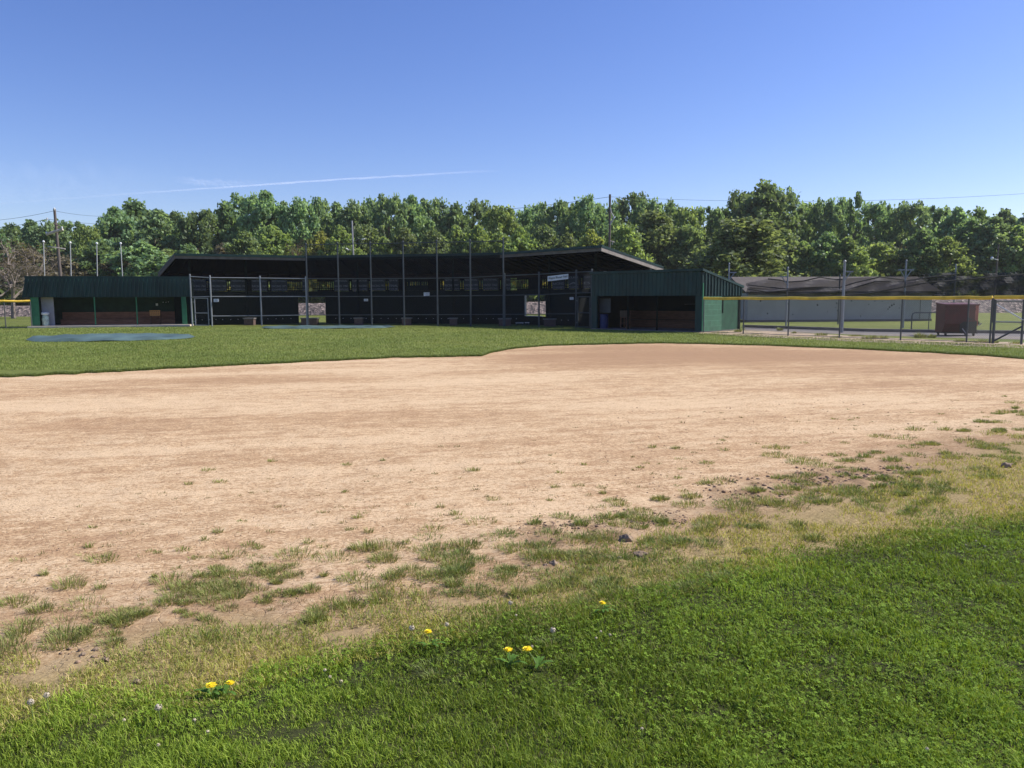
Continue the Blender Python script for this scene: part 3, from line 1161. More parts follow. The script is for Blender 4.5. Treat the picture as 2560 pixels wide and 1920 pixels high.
ords = ['first', 'second', 'third', 'fourth', 'fifth', 'sixth', 'seventh', 'eighth', 'ninth', 'tenth', 'eleventh', 'twelfth', 'thirteenth', 'fourteenth', 'fifteenth', 'sixteenth', 'seventeenth', 'eighteenth', 'nineteenth', 'twentieth']
BZ0, BZ1 = 2.24, 3.02
for k, (a, b_, l1, l2, l3) in enumerate(banners):
    s, t0 = seg_at(a, WD)
    t1 = t_at(s, b_, WD)
    t1 = min(t1, 0.999)
    q0, q1 = Q(s, t0, WD, 0), Q(s, t1, WD, 0)
    t2 = thing('banner', 'dark banner with faded grey lettering, %s from the left on the grandstand front' % ords[k], 'banner', (q0 + q1) / 2 + Vector((0, 0, BZ0)), 'banners along the grandstand front')
    mb = MB()
    slab(mb, s, t0, t1, WD + 0.02, WD + 0.05, BZ0, BZ1)
    mb.build('cloth', M['banner'], t2)
    u = (q1 - q0).normalized()
    w = (q1 - q0).length
    mb = MB()
    c0 = (q0 + q1) / 2 - nrm[s] * -0.016
    for txt, zc, hh, ww in ((l1, BZ1 - 0.1, 0.1, 0.85), (l2, BZ0 + 0.33, 0.15, 0.92), (l3, BZ0 + 0.1, 0.12, 0.92)):
        put_text(mb, txt, Vector((c0.x, c0.y, zc)), u, Vector((0, 0, 1)), w * ww, hh)
    mb.build('lettering', M['bannertxt'], t2)
# slat screens: dark uprights with daylight between; solid board where the photo shows none
gaps = [(517, 529, 2), (568, 578, 2), (719, 757, 9), (794, 836, 9), (872, 881, 1), (919, 929, 1), (963, 973, 2), (996, 1016, 0), (1070, 1098, 0), (1098, 1111, 2), (1148, 1160, 2), (1196, 1207, 2), (1245, 1265, 2), (1291, 1320, 6), (1320, 1353, 0), (1353, 1380, 5), (1410, 1420, 2), (620, 630, 0), (669, 679, 1), (894, 897, 0), (1446, 1458, 1), (1476, 1512, 0), (436, 478, 0)]
for (a, b_, nslit) in gaps:
    wpx = 3.0
    mb = MB()
    cuts = []
    if nslit:
        pitch = (b_ - a) / nslit
        x = a
        for i in range(nslit):
            c = a + pitch * (i + 0.5)
            cuts.append((x, c - wpx / 2))
            x = c + wpx / 2
        cuts.append((x, b_))
    else:
        cuts = [(a, b_)]
    for (x0, x1) in cuts:
        if x1 - x0 < 0.3:
            continue
        for (s, t0, t1) in pieces(x0, x1, WD):
            slab(mb, s, t0, t1, WD + 0.06, WD + 0.10, ZW + 0.003, BZ1)
    # board above and below the slit
    for (s, t0, t1) in pieces(a, b_, WD):
        slab(mb, s, t0, t1, WD + 0.103, WD + 0.12, ZW + 0.003, BZ0 + 0.07)
        slab(mb, s, t0, t1, WD + 0.103, WD + 0.12, BZ1 - 0.14, BZ1)
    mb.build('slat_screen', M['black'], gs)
# centre panel with a row of slots
mb = MB()
for (s, t0, t1) in pieces(1016, 1070, WD):
    slab(mb, s, t0, t1, WD + 0.02, WD + 0.06, ZW + 0.003, 2.58)
    slab(mb, s, t0, t1, WD + 0.02, WD + 0.06, 2.82, BZ1)
x = 1016
i = 0
while x < 1070:
    w = 2.0 if i not in (1, 7, 11) else 5.0
    for (s, t0, t1) in pieces(x, min(1070, x + w), WD):
        slab(mb, s, t0, t1, WD + 0.022, WD + 0.058, 2.5805, 2.8195)
    x += w + 2.3
    i += 1
mb.build('slotted_panel', M['greendk'], gs)

# two pale fan-back chairs on the stand, right
for k, px in enumerate((1514, 1556)):
    c = AT(px, 690, 46.5 + 0.3 * k)
    z0 = 2.32
    c = Vector((c.x, c.y, z0))
    t2 = thing('chair', ('pale fan backed chair above the dugout roof, beside the grandstand post', 'pale fan backed chair above the dugout roof, farther from the grandstand post')[k], 'chair', c, 'pale chairs in the grandstand')
    mb = MB()
    arc = [(0.29 * math.cos(a), 0.22 * math.sin(a)) for a in np.linspace(0, math.pi, 13)]
    mb.path([c + Vector((x, 0.2, 0.72 + z)) for x, z in arc], 0.022, 6)
    for k2 in range(-3, 4):
        x = k2 * 0.075
        top = 0.22 * math.sqrt(max(0, 1 - (x / 0.29) ** 2))
        mb.tube(c + Vector((x * 0.6, 0.19, 0.42)), c + Vector((x, 0.2, 0.72 + top)), 0.014, n=5)
    mb.build('backrest', M['greywall'], t2)
    mb = MB()
    mb.box(c.x - 0.24, c.x + 0.24, c.y - 0.26, c.y + 0.2, z0 + 0.38, z0 + 0.42)
    mb.build('seat', M['greywall'], t2)
    for sx in (-0.22, 0.22):
        for sy in (-0.24, 0.18):
            mb = MB()
            mb.tube(c + Vector((sx, sy, 0)), c + Vector((sx * 0.95, sy, 0.379)), 0.02, n=6)
            mb.build('leg', M['greywall'], t2)
# deck the chairs stand on
mb = MB()
slab(mb, 2, 0.72, 0.985, 1.0, 3.4, 2.26, 2.32)
mb.build('deck', M['black'], gs)

# ------------------------------------------------------------------ backstop and side nets
bs = [G(x, y) for x, y in ((771, 813), (849, 813), (930, 813.5), (1011, 814), (1094.5, 814.6), (1177, 815.2), (1259, 816))]
tops = [613, 611, 610, 608, 606, 605.5, 602]
net = thing('backstop', 'tall wire mesh backstop with seven slim posts in front of the grandstand', 'backstop', bs[3])
hts = []
for p, ty in zip(bs, tops):
    h = AT(p.x, ty, p.y).z if False else CAMH + (746.0 - ty) / FPX * p.y
    hts.append(h)
    mb = MB()
    mb.tube(p, p + Vector((0, 0, h)), 0.052, 0.042, 8)
    mb.lathe(p, [(0.06, h), (0.065, h + 0.04), (0.03, h + 0.09)], 8)
    mb.build('post', M['galvdk'], net)


def zrow(p, y):
    hor = 745.2 - (p.x / p.y) * 7.4 * 1.0
    return CAMH + (hor - y) / FPX * p.y


rails = [(1, [615, 613, 612, 610.5, 608.5, 607.5, 605]), (0, [697.5, 697.5, 697.3, 696.8, 696.3, 694.5, 690]), (0, [741.3, 741.2, 741, 740.8, 740.2, 739.5, 738.5]), (0, [787.3, 787.2, 787, 786.6, 786.2, 785.8, 785.5])]
for _, ys in rails:
    mb = MB()
    for i in range(6):
        mb.tube(bs[i] + Vector((0, 0, zrow(bs[i], ys[i]))), bs[i + 1] + Vector((0, 0, zrow(bs[i + 1], ys[i + 1]))), 0.026, n=6)
    mb.build('rail', M['galvdk'], net)
mb = MB()
for i in range(6):
    A_, B_ = bs[i], bs[i + 1]
    Ls = (B_ - A_).length
    H_ = min(hts[i], hts[i + 1]) - 0.08
    diag_wires(mb, lambda s, z: A_.lerp(B_, s / Ls) + Vector((0, 0, z)), Ls, H_, 0.11, 0.0022)
mb.build('wire_mesh', M['wireblk'], net)


def low_net(name, label, pts, toprow, midrow, lowrow, gate_span=None, mat='galv', wmat='wire', tag_cat='fence'):
    t_ = thing(name, label, tag_cat, pts[0])
    for p, ty in zip(pts, toprow):
        h = zrow(p, ty) + 0.08
        mb = MB()
        mb.tube(p, p + Vector((0, 0, h)), 0.05, n=8)
        mb.lathe(p, [(0.055, h), (0.058, h + 0.03), (0.02, h + 0.07)], 8)
        mb.build('post', M[mat], t_)
    for row in (toprow, midrow, lowrow):
        mb = MB()
        for i in range(len(pts) - 1):
            if row is lowrow and gate_span == i:
                continue
            mb.tube(pts[i] + Vector((0, 0, zrow(pts[i], row[i]))), pts[i + 1] + Vector((0, 0, zrow(pts[i + 1], row[i + 1]))), 0.028, n=6)
        mb.build('rail', M[mat], t_)
    mb = MB()
    for i in range(len(pts) - 1):
        A_, B_ = pts[i], pts[i + 1]
        Ls = (B_ - A_).length
        H_ = min(zrow(A_, toprow[i]), zrow(B_, toprow[i + 1])) - 0.02
        zb = zrow(A_, midrow[i]) if gate_span == i else 0.02
        diag_wires(mb, lambda s, z: A_.lerp(B_, s / Ls) + Vector((0, 0, zb + z)), Ls, H_ - zb, 0.09, 0.0028)
    mb.build('wire_mesh', M[wmat], t_)
    return t_


def gate(name, label, pa, pb, h, mid, mat):
    t_ = thing(name, label, 'gate', pa, None)
    u = (pb - pa)
    Lg = u.length
    u.normalize()
    mb = MB()
    for q in (pa, pb):
        mb.tube(q + Vector((0, 0, 0.05)), q + Vector((0, 0, h)), 0.035, n=8)
    for z in (0.06, mid, h - 0.02):
        mb.tube(pa + Vector((0, 0, z)), pb + Vector((0, 0, z)), 0.028, n=6)
    mb.build('gate_frame', M[mat], t_)
    mb = MB()
    diag_wires(mb, lambda s, z: pa + u * s + Vector((0, 0, 0.06 + z)), Lg, h - 0.1, 0.09, 0.0028)
    mb.build('wire_mesh', M['wire'], t_)
    mb = MB()
    q = pb + Vector((0, 0, mid + 0.25))
    mb.tube(q, q + Vector((0.07, -0.06, -0.02)), 0.02, n=6)
    mb.build('latch', M['galv'], t_)
    for z in (0.3, h - 0.25):
        q = pa + Vector((0, 0, z))
        mb = MB()
        mb.tube(q, q - u * 0.13, 0.025, n=6)
        mb.build('hinge', M['galv'], t_)
    return t_


ptsL = [G(481, 815.3), G(530.5, 815.6), G(654.5, 813.8), bs[0] + Vector((-0.07, -0.02, 0))]
low_net('side_net', 'mid height wire mesh fence between the left dugout and the tall backstop', ptsL, [692, 695, 696, 697.5], [743, 741.5, 741.5, 741.3], [788, 790, 789, 787.3], 0)
d_ = (ptsL[1] - ptsL[0])
gate('net_gate', 'pale framed mesh gate beside the left dugout', ptsL[0] + d_ * 0.17, ptsL[0] + d_ * 0.84, 1.78, 0.83, 'galv')
ptsR = [bs[6] + Vector((0.07, -0.02, 0)), G(1347.5, 817), G(1440, 819), G(1478.5, 821.3)]
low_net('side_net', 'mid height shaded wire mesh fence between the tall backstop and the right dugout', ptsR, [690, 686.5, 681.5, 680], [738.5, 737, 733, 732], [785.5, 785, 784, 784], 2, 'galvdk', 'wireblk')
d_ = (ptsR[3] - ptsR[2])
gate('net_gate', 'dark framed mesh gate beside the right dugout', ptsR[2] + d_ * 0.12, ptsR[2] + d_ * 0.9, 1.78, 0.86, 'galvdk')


# signs hung on the nets
def sign(px, py, w, h, D, label, lines, name='notice_sign'):
    c = AT(px, py, D)
    t_ = thing(name, label, 'sign', c)
    mb = MB()
    mb.box(c.x - w / 2, c.x + w / 2, c.y - 0.012, c.y + 0.012, c.z - h / 2, c.z + h / 2)
    mb.build('board', M['sign'], t_)
    mb = MB()
    for txt, fy, fh, fw in lines:
        put_text(mb, txt, Vector((c.x, c.y - 0.014, c.z + fy * h)), Vector((1, 0, 0)), Vector((0, 0, 1)), w * fw, h * fh)
    mb.build('lettering', M['ink'], t_)
    return t_


sign(540.5, 751, 0.31, 0.19, ptsL[1].y + 0.05, 'small white notice on the sunlit mesh beside the left gate', [('NO', 0.2, 0.25, 0.4), ('PEPPER', -0.2, 0.25, 0.7)])
sign(915, 750, 0.26, 0.15, (bs[1].y + bs[2].y) / 2 - 0.1, 'small white notice low on the backstop, third post from the left', [('NO', 0.2, 0.25, 0.4), ('PEPPER', -0.2, 0.25, 0.7)])
sign(1066.5, 735.5, 0.36, 0.22, (bs[3].y + bs[4].y) / 2 - 0.1, 'white notice with dark lines above the middle rail of the backstop', [('WARNING', 0.2, 0.2, 0.85), ('FOUL BALLS', -0.15, 0.2, 0.8)])
sign(1429, 746, 0.22, 0.15, (ptsR[1].y * 0.15 + ptsR[2].y * 0.85) - 0.1, 'small white notice next to the right gate', [('NO', 0.2, 0.25, 0.4), ('PEPPER', -0.2, 0.25, 0.7)])
# long field name sign
a_, b_ = AT(1369, 697, ptsR[1].y * 0.72 + ptsR[2].y * 0.28 - 0.12), AT(1420.5, 691, ptsR[1].y * 0.2 + ptsR[2].y * 0.8 - 0.12)
t_ = thing('field_sign', 'long white field name sign hung on the top rail of the right side net', 'sign', (a_ + b_) / 2)
mb = MB()
hh = 0.145
o_ = Vector((0.01, 0.02, 0))
mb.hexa([a_ - Vector((0, 0, hh)), b_ - Vector((0, 0, hh)), b_ - Vector((0, 0, hh)) + o_, a_ - Vector((0, 0, hh)) + o_, a_ + Vector((0, 0, hh)), b_ + Vector((0, 0, hh)), b_ + Vector((0, 0, hh)) + o_, a_ + Vector((0, 0, hh)) + o_])
mb.build('board', M['sign'], t_)
mb = MB()
u = (b_ - a_).normalized()
put_text(mb, 'Wayne Blosser Field', (a_ + b_) / 2 + Vector((0, -0.01, 0)) + u.cross(Vector((0, 0, 1))) * 0.006, u, Vector((0, 0, 1)), (b_ - a_).length * 0.92, hh * 1.15)
mb.build('lettering', M['ink'], t_)

# block boxes behind the nets
for k, (px, w, y, lab) in enumerate(((622, 0.72, 814, 'brown block box with a grey cap behind the left side net, in weak sun'), (773, 1.15, 813.6, 'dark block box standing in the left opening of the grandstand'), (896, 0.62, 813.5, 'shaded block box behind the second bay of the backstop'), (1016, 0.66, 814, 'shaded block box behind the fourth backstop post'), (1133, 0.56, 814.6, 'shaded block box behind the fifth bay of the backstop'),
                                  (1262, 0.85, 816, 'shaded block box behind the last backstop post'), (1375, 0.8, 817.5, 'shaded block box right of the white edged opening'))):
    p = G(px, y)
    p = p + Vector((p.x / p.y * 0.9, 0.9, 0))
    t_ = thing('block_box', lab, 'box', p, 'block boxes in front of the grandstand')
    mb = MB()
    mb.box(p.x - w / 2 + 0.05, p.x + w / 2 - 0.05, p.y, p.y + 0.45, 0, 0.40)
    mb.build('base', M['brick'], t_)
    mb = MB()
    mb.box(p.x - w / 2, p.x + w / 2, p.y - 0.04, p.y + 0.49, 0.402, 0.47)
    mb.build('cap', M['conclid'], t_)
# low white benches in the opening
for k, (px, y, w, lab) in enumerate(((1299, 811.5, 0.5, 'low white plank seen under the right opening, longer one'), (1318, 811, 0.28, 'short white plank beside the longer one under the right opening'))):
    p = G(px, y + 3)
    t_ = thing('plank', lab, 'plank', p)
    mb = MB()
    mb.box(p.x - w / 2, p.x + w / 2, p.y + 0.5, p.y + 0.75, 0.14, 0.18)
    mb.build('board', M['white'], t_)
    for sx in (-0.4, 0.4):
        mb = MB()
        mb.box(p.x + sx * w - 0.03, p.x + sx * w + 0.03, p.y + 0.55, p.y + 0.7, 0, 0.139)
        mb.build('leg', M['galvdk'], t_)


# ------------------------------------------------------------------ yellow capped fences
def capped_fence(label, posts, capz, skip_last=False):
    t_ = thing('capped_fence', label, 'fence', posts[0])
    for p in posts:
        mb = MB()
        mb.tube(p, p + Vector((0, 0, capz - 0.02)), 0.031, n=8)
        mb.build('post', M['fencepost'], t_)
    mb = MB()
    cp_ = []
    for i in range(len(posts) - 1):
        for k in range(6):
            q_ = posts[i].lerp(posts[i + 1], k / 6)
            cp_.append(q_ + Vector((0, 0, capz - 0.022 * math.sin(math.pi * k / 6) + random.uniform(-0.006, 0.006))))
    cp_.append(posts[-1] + Vector((0, 0, capz)))
    mb.path(cp_, 0.068, 10)
    mb.build('cap', M['yellow'], t_, False)
    mb = MB()
    for i in range(len(posts) - 1):
        A_, B_ = posts[i], posts[i + 1]
        Ls = (B_ - A_).length
        diag_wires(mb, lambda s, z: A_.lerp(B_, s / Ls) + Vector((0, 0, 0.02 + z)), Ls, capz - 0.06, 0.078, 0.0021)
    mb.build('wire_mesh', M['wire'], t_)
    mb = MB()
    mb.path([p + Vector((0, 0, 0.03)) for p in posts], 0.012, 5)
    mb.build('tension_wire', M['galvdk'], t_)
    return t_


fp = [G(1758, 831), G(1858, 834.5), G(1970, 839.3), G(2098, 844.5), G(2251, 850.3), G(2416, 855.6), G(2474, 858)]
capped_fence('chain link fence with a long yellow cap running right from the right dugout', fp, 1.66)
gp = [G(2482, 858.3), G(2553, 861)]
tailp = [G(2557, 861.2), G(2640, 864), G(2760, 868)]
t_ = thing('chain_gate', 'grey braced chain link gate at the right end of the yellow capped fence', 'gate', gp[0])
zt = 1.52
for p, r_ in ((gp[0], 0.048), (gp[1], 0.04)):
    mb = MB()
    mb.tube(p, p + Vector((0, 0, zt + 0.06)), r_, n=8)
    mb.build('post', M['fencepost'], t_)
mb = MB()
mb.tube(gp[0] + Vector((0, 0, zt)), gp[1] + Vector((0, 0, zt)), 0.03, n=6)
mb.tube(gp[0] + Vector((0, 0, 0.78)), gp[1] + Vector((0, 0, 0.78)), 0.026, n=6)
mb.build('rail', M['galv'], t_)
mb = MB()
mb.tube(gp[0] + Vector((0.03, -0.03, 1.40)), gp[1] + Vector((0, -0.03, 0.86)), 0.024, n=6)
mb.build('brace', M['white'], t_)
mb = MB()
mb.tube(gp[0] + Vector((0.03, -0.03, 0.1)), gp[1] + Vector((0, -0.03, 0.66)), 0.03, n=6)
mb.build('brace', M['galvdk'], t_)
mb = MB()
u = gp[1] - gp[0]
diag_wires(mb, lambda s, z: gp[0] + u.normalized() * s + Vector((0, 0, 0.05 + z)), u.length, zt - 0.06, 0.078, 0.0021)
mb.build('wire_mesh', M['wire'], t_)
mb = MB()
mb.path([gp[0] + Vector((-0.08, -0.05, 1.66)), gp[1] + Vector((0, -0.05, 1.66)), tailp[1] + Vector((0, 0, 1.66))], 0.066, 10)
mb.build('cap', M['yellow'], t_)
fl = [G(-120, 823), G(-60, 822.2), G(15, 821), G(80, 819.6)]
capped_fence('short chain link fence with a yellow cap at the left edge, beside the left dugout', fl, 1.64)

# ------------------------------------------------------------------ tarps


def tarp(c, rx, ry, dome, label, seed, sk_=0.0):
    n, mr = 64, 14
    vs, fs = [], []
    rng = random.Random(seed)
    ph = [rng.random() * 6.28 for _ in range(6)]
    for j in range(mr + 1):
        r = j / mr
        for k in range(n):
            a = 2 * math.pi * k / n
            edge = 1 + 0.05 * math.sin(3 * a + ph[0]) + 0.03 * math.sin(7 * a + ph[1]) + 0.02 * math.sin(13 * a + ph[2])
            x, y = rx * r * math.cos(a) * edge, ry * r * math.sin(a) * edge
            z = dome * (1 - r ** 1.4) * (1 + 0.25 * math.cos(a + 2)) + 0.05
            z += 0.05 * r * abs(math.sin(4.5 * a + ph[3] + r * 2)) * (1 - 0.4 * r) + 0.04 * math.sin(11 * a + ph[4] + r * 5) * r + 0.02 * math.sin(x * 5 + ph[5]) * math.sin(y * 3)
            if j == mr:
                z = 0.0 + 0.035 * max(0, math.sin(5 * a + ph[0])) ** 2
            vs.append((x, y, z))
    for j in range(mr):
        for k in range(n):
            k2 = (k + 1) % n
            fs.append((j * n + k, j * n + k2, (j + 1) * n + k2, (j + 1) * n + k))
    me_ = bpy.data.meshes.new('tarp')
    me_.from_pydata(vs, [], fs)
    me_.materials.append(M['tarp'])
    me_.polygons.foreach_set('use_smooth', [True] * len(fs))
    o = bpy.data.objects.new('tarp', me_)
    o.location = c
    COL.objects.link(o)
    tag(o, label, 'tarp')
    return o


c = G(272, 846)
tarp((c.x, c.y + 0.2, 0.0), 3.45, 2.7, 0.13, 'large blue green tarp domed over the mound on the infield grass', 3)
c = G(812, 819)
tarp((c.x, c.y, 0.0), 3.9, 1.7, 0.02, 'flat blue green tarp on the grass close to the backstop', 8)

# ------------------------------------------------------------------ poles and wires
LP = AT(136, 522, 60)
lb = AT(152, 700, 60)
lean = Vector((LP.x - lb.x, 0, LP.z - lb.z))
base = Vector((LP.x - lean.x / lean.z * LP.z, 60, 0))
t_ = thing('utility_pole', 'leaning wooden utility pole with crossarms above the left dugout', 'utility pole', base)
mb = MB()
mb.tube(base, LP, 0.14, 0.095, 10)
mb.build('pole', M['polewood'], t_)
for (pa, pb, th, mt) in (((116, 586), (157, 573), 0.11, 'palewood'), ((120, 616.5), (163, 622.5), 0.05, 'palewood'), ((134, 559), (150, 566), 0.05, 'polewood')):
    a_, b_ = AT(pa[0], pa[1], 59.85), AT(pb[0], pb[1], 59.85)
    mb = MB()
    mb.tube(a_, b_, th, n=6)
    mb.build('crossarm', M[mt], t_)
for px, py in ((116, 583), (155, 570), (136, 523), (118, 548)):
    q = AT(px, py, 59.8)
    mb = MB()
    mb.lathe(q, [(0.03, -0.08), (0.06, 0), (0.06, 0.08), (0.02, 0.12)], 8)
    mb.build('insulator', M['white'], t_)
RP = AT(1525, 486, 72)
base = Vector((RP.x, 72, 0))
t_ = thing('utility_pole', 'straight dark utility pole with a bent conduit behind the right roof end', 'utility pole', base)
mb = MB()
mb.tube(base, RP, 0.125, 0.105, 10)
mb.build('pole', M['polewood'], t_)
mb = MB()
mb.path([AT(x, y, 71.8) for x, y in ((1526, 519), (1528, 531), (1534, 541), (1534.5, 546), (1530, 552), (1525, 562))], [0.05, 0.05, 0.06, 0.07, 0.075, 0.06], 6)
mb.build('conduit', M['greywall'], t_)
mb = MB()
mb.path([AT(x, y, 71.8) for x, y in ((1526, 602), (1533, 604), (1537, 606))], 0.035, 6)
mb.path([AT(x, y, 71.8) for x, y in ((1533, 604), (1530, 612))], 0.05, 6)
mb.build('bracket', M['palewood'], t_)
SP = AT(880, 552, 76)
base = Vector((SP.x + 0.12, 76, 0))
t_ = thing('light_pole', 'pale grey steel light pole rising behind the backstop', 'light pole', base)
mb = MB()
mb.tube(base, SP, 0.10, 0.065, 10)
mb.build('pole', M['greywall'], t_)
for (x0, y0_, x1, y1) in ((882, 606, 905, 599), (883, 632, 871, 624.5)):
    a_, b_ = AT(x0, y0_, 76), AT(x1, y1, 75.5)
    mb = MB()
    mb.path([a_, a_.lerp(b_, 0.5) + Vector((0, 0, 0.12)), b_], 0.03, 6)
    ar = mb.build('lamp_arm', M['galvdk'], t_)
    mb = MB()
    mb.tube(b_, b_ + (b_ - a_).normalized() * 0.35, 0.07, 0.05, 6)
    mb.build('lamp_head', M['white'], ar)
for k, (x0, yt, x1) in enumerate(((108.8, 606.5, 111.5), (175.6, 609, 177.8), (241.8, 611, 243.2), (301.5, 611, 306))):
    q = AT(x0, yt, 54)
    q1 = AT(x1, 687, 54)
    sl = (q.x - q1.x) / (q.z - q1.z)
    base = Vector((q.x - sl * q.z, 54, 0))
    o_ = thing('ball_top_pole', 'slim white ball topped pole behind the left dugout roof, %s from the left' % ords[k], 'pole', base, 'ball topped poles behind the left dugout')
    mb = MB()
    mb.tube(base, q, 0.034, 0.03, 8)
    mb.build('pole', M['polepale'], o_)
    mb = MB()
    mb.lathe(q, [(0.02, -0.02), (0.075, 0.03), (0.08, 0.08), (0.05, 0.13), (0.01, 0.15)], 10)
    mb.build('finial', M['white'], o_, True)


def wire(pts, D0, D1, label, r=0.012, sag=0.0):
    a_, b_ = AT(*pts[0], D0), AT(*pts[1], D1)
    mb = MB()
    ps = []
    for i in range(17):
        f_ = i / 16
        p = a_.lerp(b_, f_)
        p.z -= sag * 4 * f_ * (1 - f_)
        ps.append(p)
    mb.path(ps, r, 4)
    o = mb.build('power_line', M['rubber'], None)
    center_origin(o)
    tag(o, label, 'wire')
    return o


wire([(1525, 492), (2620, 480)], 72, 72, 'thin power line from the right utility pole to the right edge', 0.013, 0.6)
wire([(1525, 492), (1000, 540)], 72, 84, 'thin power line from the right utility pole down to the left', 0.02, 0.3)
wire([(136, 527), (-80, 554)], 60, 70, 'top power line from the leaning pole to the left edge', 0.013, 0.2)
wire([(136, 527), (300, 539)], 60, 75, 'top power line from the leaning pole into the trees', 0.013, 0.2)
wire([(118, 547.5), (-60, 571)], 60, 70, 'second power line from the leaning pole to the left edge', 0.016, 0.2)
wire([(118, 547.5), (275, 560)], 60, 75, 'second power line from the leaning pole into the trees', 0.016, 0.1)
wire([(40, 627), (870, 620)], 66, 76, 'low pale cable running behind the dugout toward the steel light pole', 0.013, 1.2)

# ------------------------------------------------------------------ shed, net, dumpster, hoop rail
A_, B_ = G(1868, 804.5), G(2327, 801.5)
F = Frame(A_, B_)
L = F.L
t_ = thing('shed', 'long low pale grey shed with a grey brown shingle roof beyond the fence', 'shed', F(0, 0, 0))
mb = MB()
mb.box(0, L, 0, 0.1, 0.12, 1.98, F)
mb.box(0, 0.1, 0.103, 5.0, 0.12, 1.98, F)
mb.box(L - 0.1, L, 0.103, 5.0, 0.12, 1.98, F)
mb.box(0, L, 5.003, 5.1, 0.12, 1.98, F)
mb.build('wall', M['shedwall'], t_)
mb = MB()
mb.prism([(-0.45, 1.95), (-0.45, 2.07), (2.5, 3.16), (5.6, 2.07), (5.6, 1.95), (2.5, 3.04)], lambda a, b_, s: F(s, a, b_), -0.35, L + 0.4)
mb.build('roof', M['shingle'], t_)
mb = MB()
mb.box(-0.05, L + 0.05, -0.04, 0.1, -0.02, 0.118, F)
mb.build('plinth', M['asphalt'], t_)
sD = F.s_at(2302, 0)
mb = MB()
mb.box(sD, L - 0.15, -0.03, -0.003, 0.13, 1.9, F)
dr = mb.build('door', M['shedwall'], t_)
mb = MB()
mb.box(sD - 0.02, sD - 0.003, -0.032, -0.003, 0.13, 1.9, F)
mb.build('door_edge', M['galvdk'], dr)
mb = MB()
rg = random.Random(4)
for k in range(20):
    s = 0.8 + rg.random() * (L - 3)
    z = 0.35 + rg.random() * 1.3
    r_ = 0.02 + rg.random() * 0.035
    mb.prism([(r_ * (1 + 0.4 * rg.random()) * math.cos(a), r_ * (1 + 0.5 * rg.random()) * math.sin(a)) for a in np.linspace(0, 5.4, 7)], lambda a, b_, tt_: F(s + a, tt_, z + b_), -0.006, 0.0)
mb.build('dent_pattern', M['rubber'], t_)
mb = MB()
for px, py in ((2305, 745), (2100, 800)):
    pass

# cage posts with brackets
cage = [(1823, 661, 44, 1), (1970, 671, 43, 2), (2112, 655, 37, 1), (2266, 653.5, 42, 3), (2390, 664, 47, 2), (2100, 690, 48, 0)]
labs = ['slim grey cage post with a bracket behind the right dugout roof', 'slim grey cage post with a left bracket in front of the shed roof', 'stout pale cage post with a right bracket in front of the shed', 'slim pale cage post with a double bracket near the shed roof end', 'grey cage post with a bracket right of the shed', 'thin dark cage post beside the stout pale one']
for (px, py, D, br), lab in zip(cage, labs):
    q = AT(px, py, D)
    base = Vector((q.x, D, 0))
    t_ = thing('cage_post', lab, 'post', base, 'posts of the batting cage')
    rr = 0.075 if D == 37 else 0.05
    mb = MB()
    mb.tube(base, q, rr, rr * 0.85, 8)
    mb.lathe(q, [(rr, 0), (rr * 1.1, 0.03), (0.02, 0.1)], 8)
    mb.build('post', M['galv'] if br else M['galvdk'], t_)
    for bit, sg in ((1, 1), (2, -1)):
        if br & bit:
            z = q.z - 0.48
            mb = MB()
            mb.box(q.x + sg * (rr + 0.001), q.x + sg * 0.42, D - 0.03, D + 0.03, z, z + 0.06)
            mb.tube((q.x + sg * 0.05, D, z - 0.36), (q.x + sg * 0.3, D, z + 0.0), 0.025, n=6)
            mb.build('bracket', M['galv'], t_)
q = AT(2497, 610, 50)
t_ = thing('utility_pole', 'thin dark pole with a small white lamp near the right edge', 'utility pole', (q.x, 50, 0))
mb = MB()
mb.tube((q.x - 0.12, 50, 0), q, 0.07, 0.05, 8)
mb.build('pole', M['polewood'], t_)
mb = MB()
q2 = AT(2480, 646, 49.9)
mb.lathe(q2, [(0.03, -0.1), (0.09, -0.04), (0.09, 0.05), (0.03, 0.12)], 8)
mb.tube(q2, AT(2496, 650, 49.9), 0.02, n=5)
mb.build('lamp', M['white'], t_)


# net: drooping sheets as real surfaces
def net_sheet(name, label, top, bot, D0, D1, nu=60, nv=10, sag=0.25, seed=1):
    vs, fs = [], []
    rg = random.Random(seed)
    xs0, xs1 = top[0][0], top[-1][0]
    for i in range(nu + 1):
        px = xs0 + (xs1 - xs0) * i / nu
        yt = np.interp(px, [p[0] for p in top], [p[1] for p in top])
        yb = np.interp(px, [p[0] for p in bot], [p[1] for p in bot])
        D = D0 + (D1 - D0) * i / nu
        a_, b_ = AT(px, yt, D), AT(px, yb, D)
        for j in range(nv + 1):
            p = a_.lerp(b_, j / nv)
            p.y += 0.18 * math.sin(i * 0.5 + j * 0.9 + seed) + 0.1 * math.sin(i * 1.3 + seed * 2)
            vs.append(p)
    for i in range(nu):
        for j in range(nv):
            a0 = i * (nv + 1) + j
            fs.append((a0, a0 + 1, a0 + nv + 2, a0 + nv + 1))
    mb = MB()
    mb.v, mb.f = vs, fs
    o = mb.build(name, M['net'], None)
    center_origin(o)
    tag(o, label, 'net')
    return o


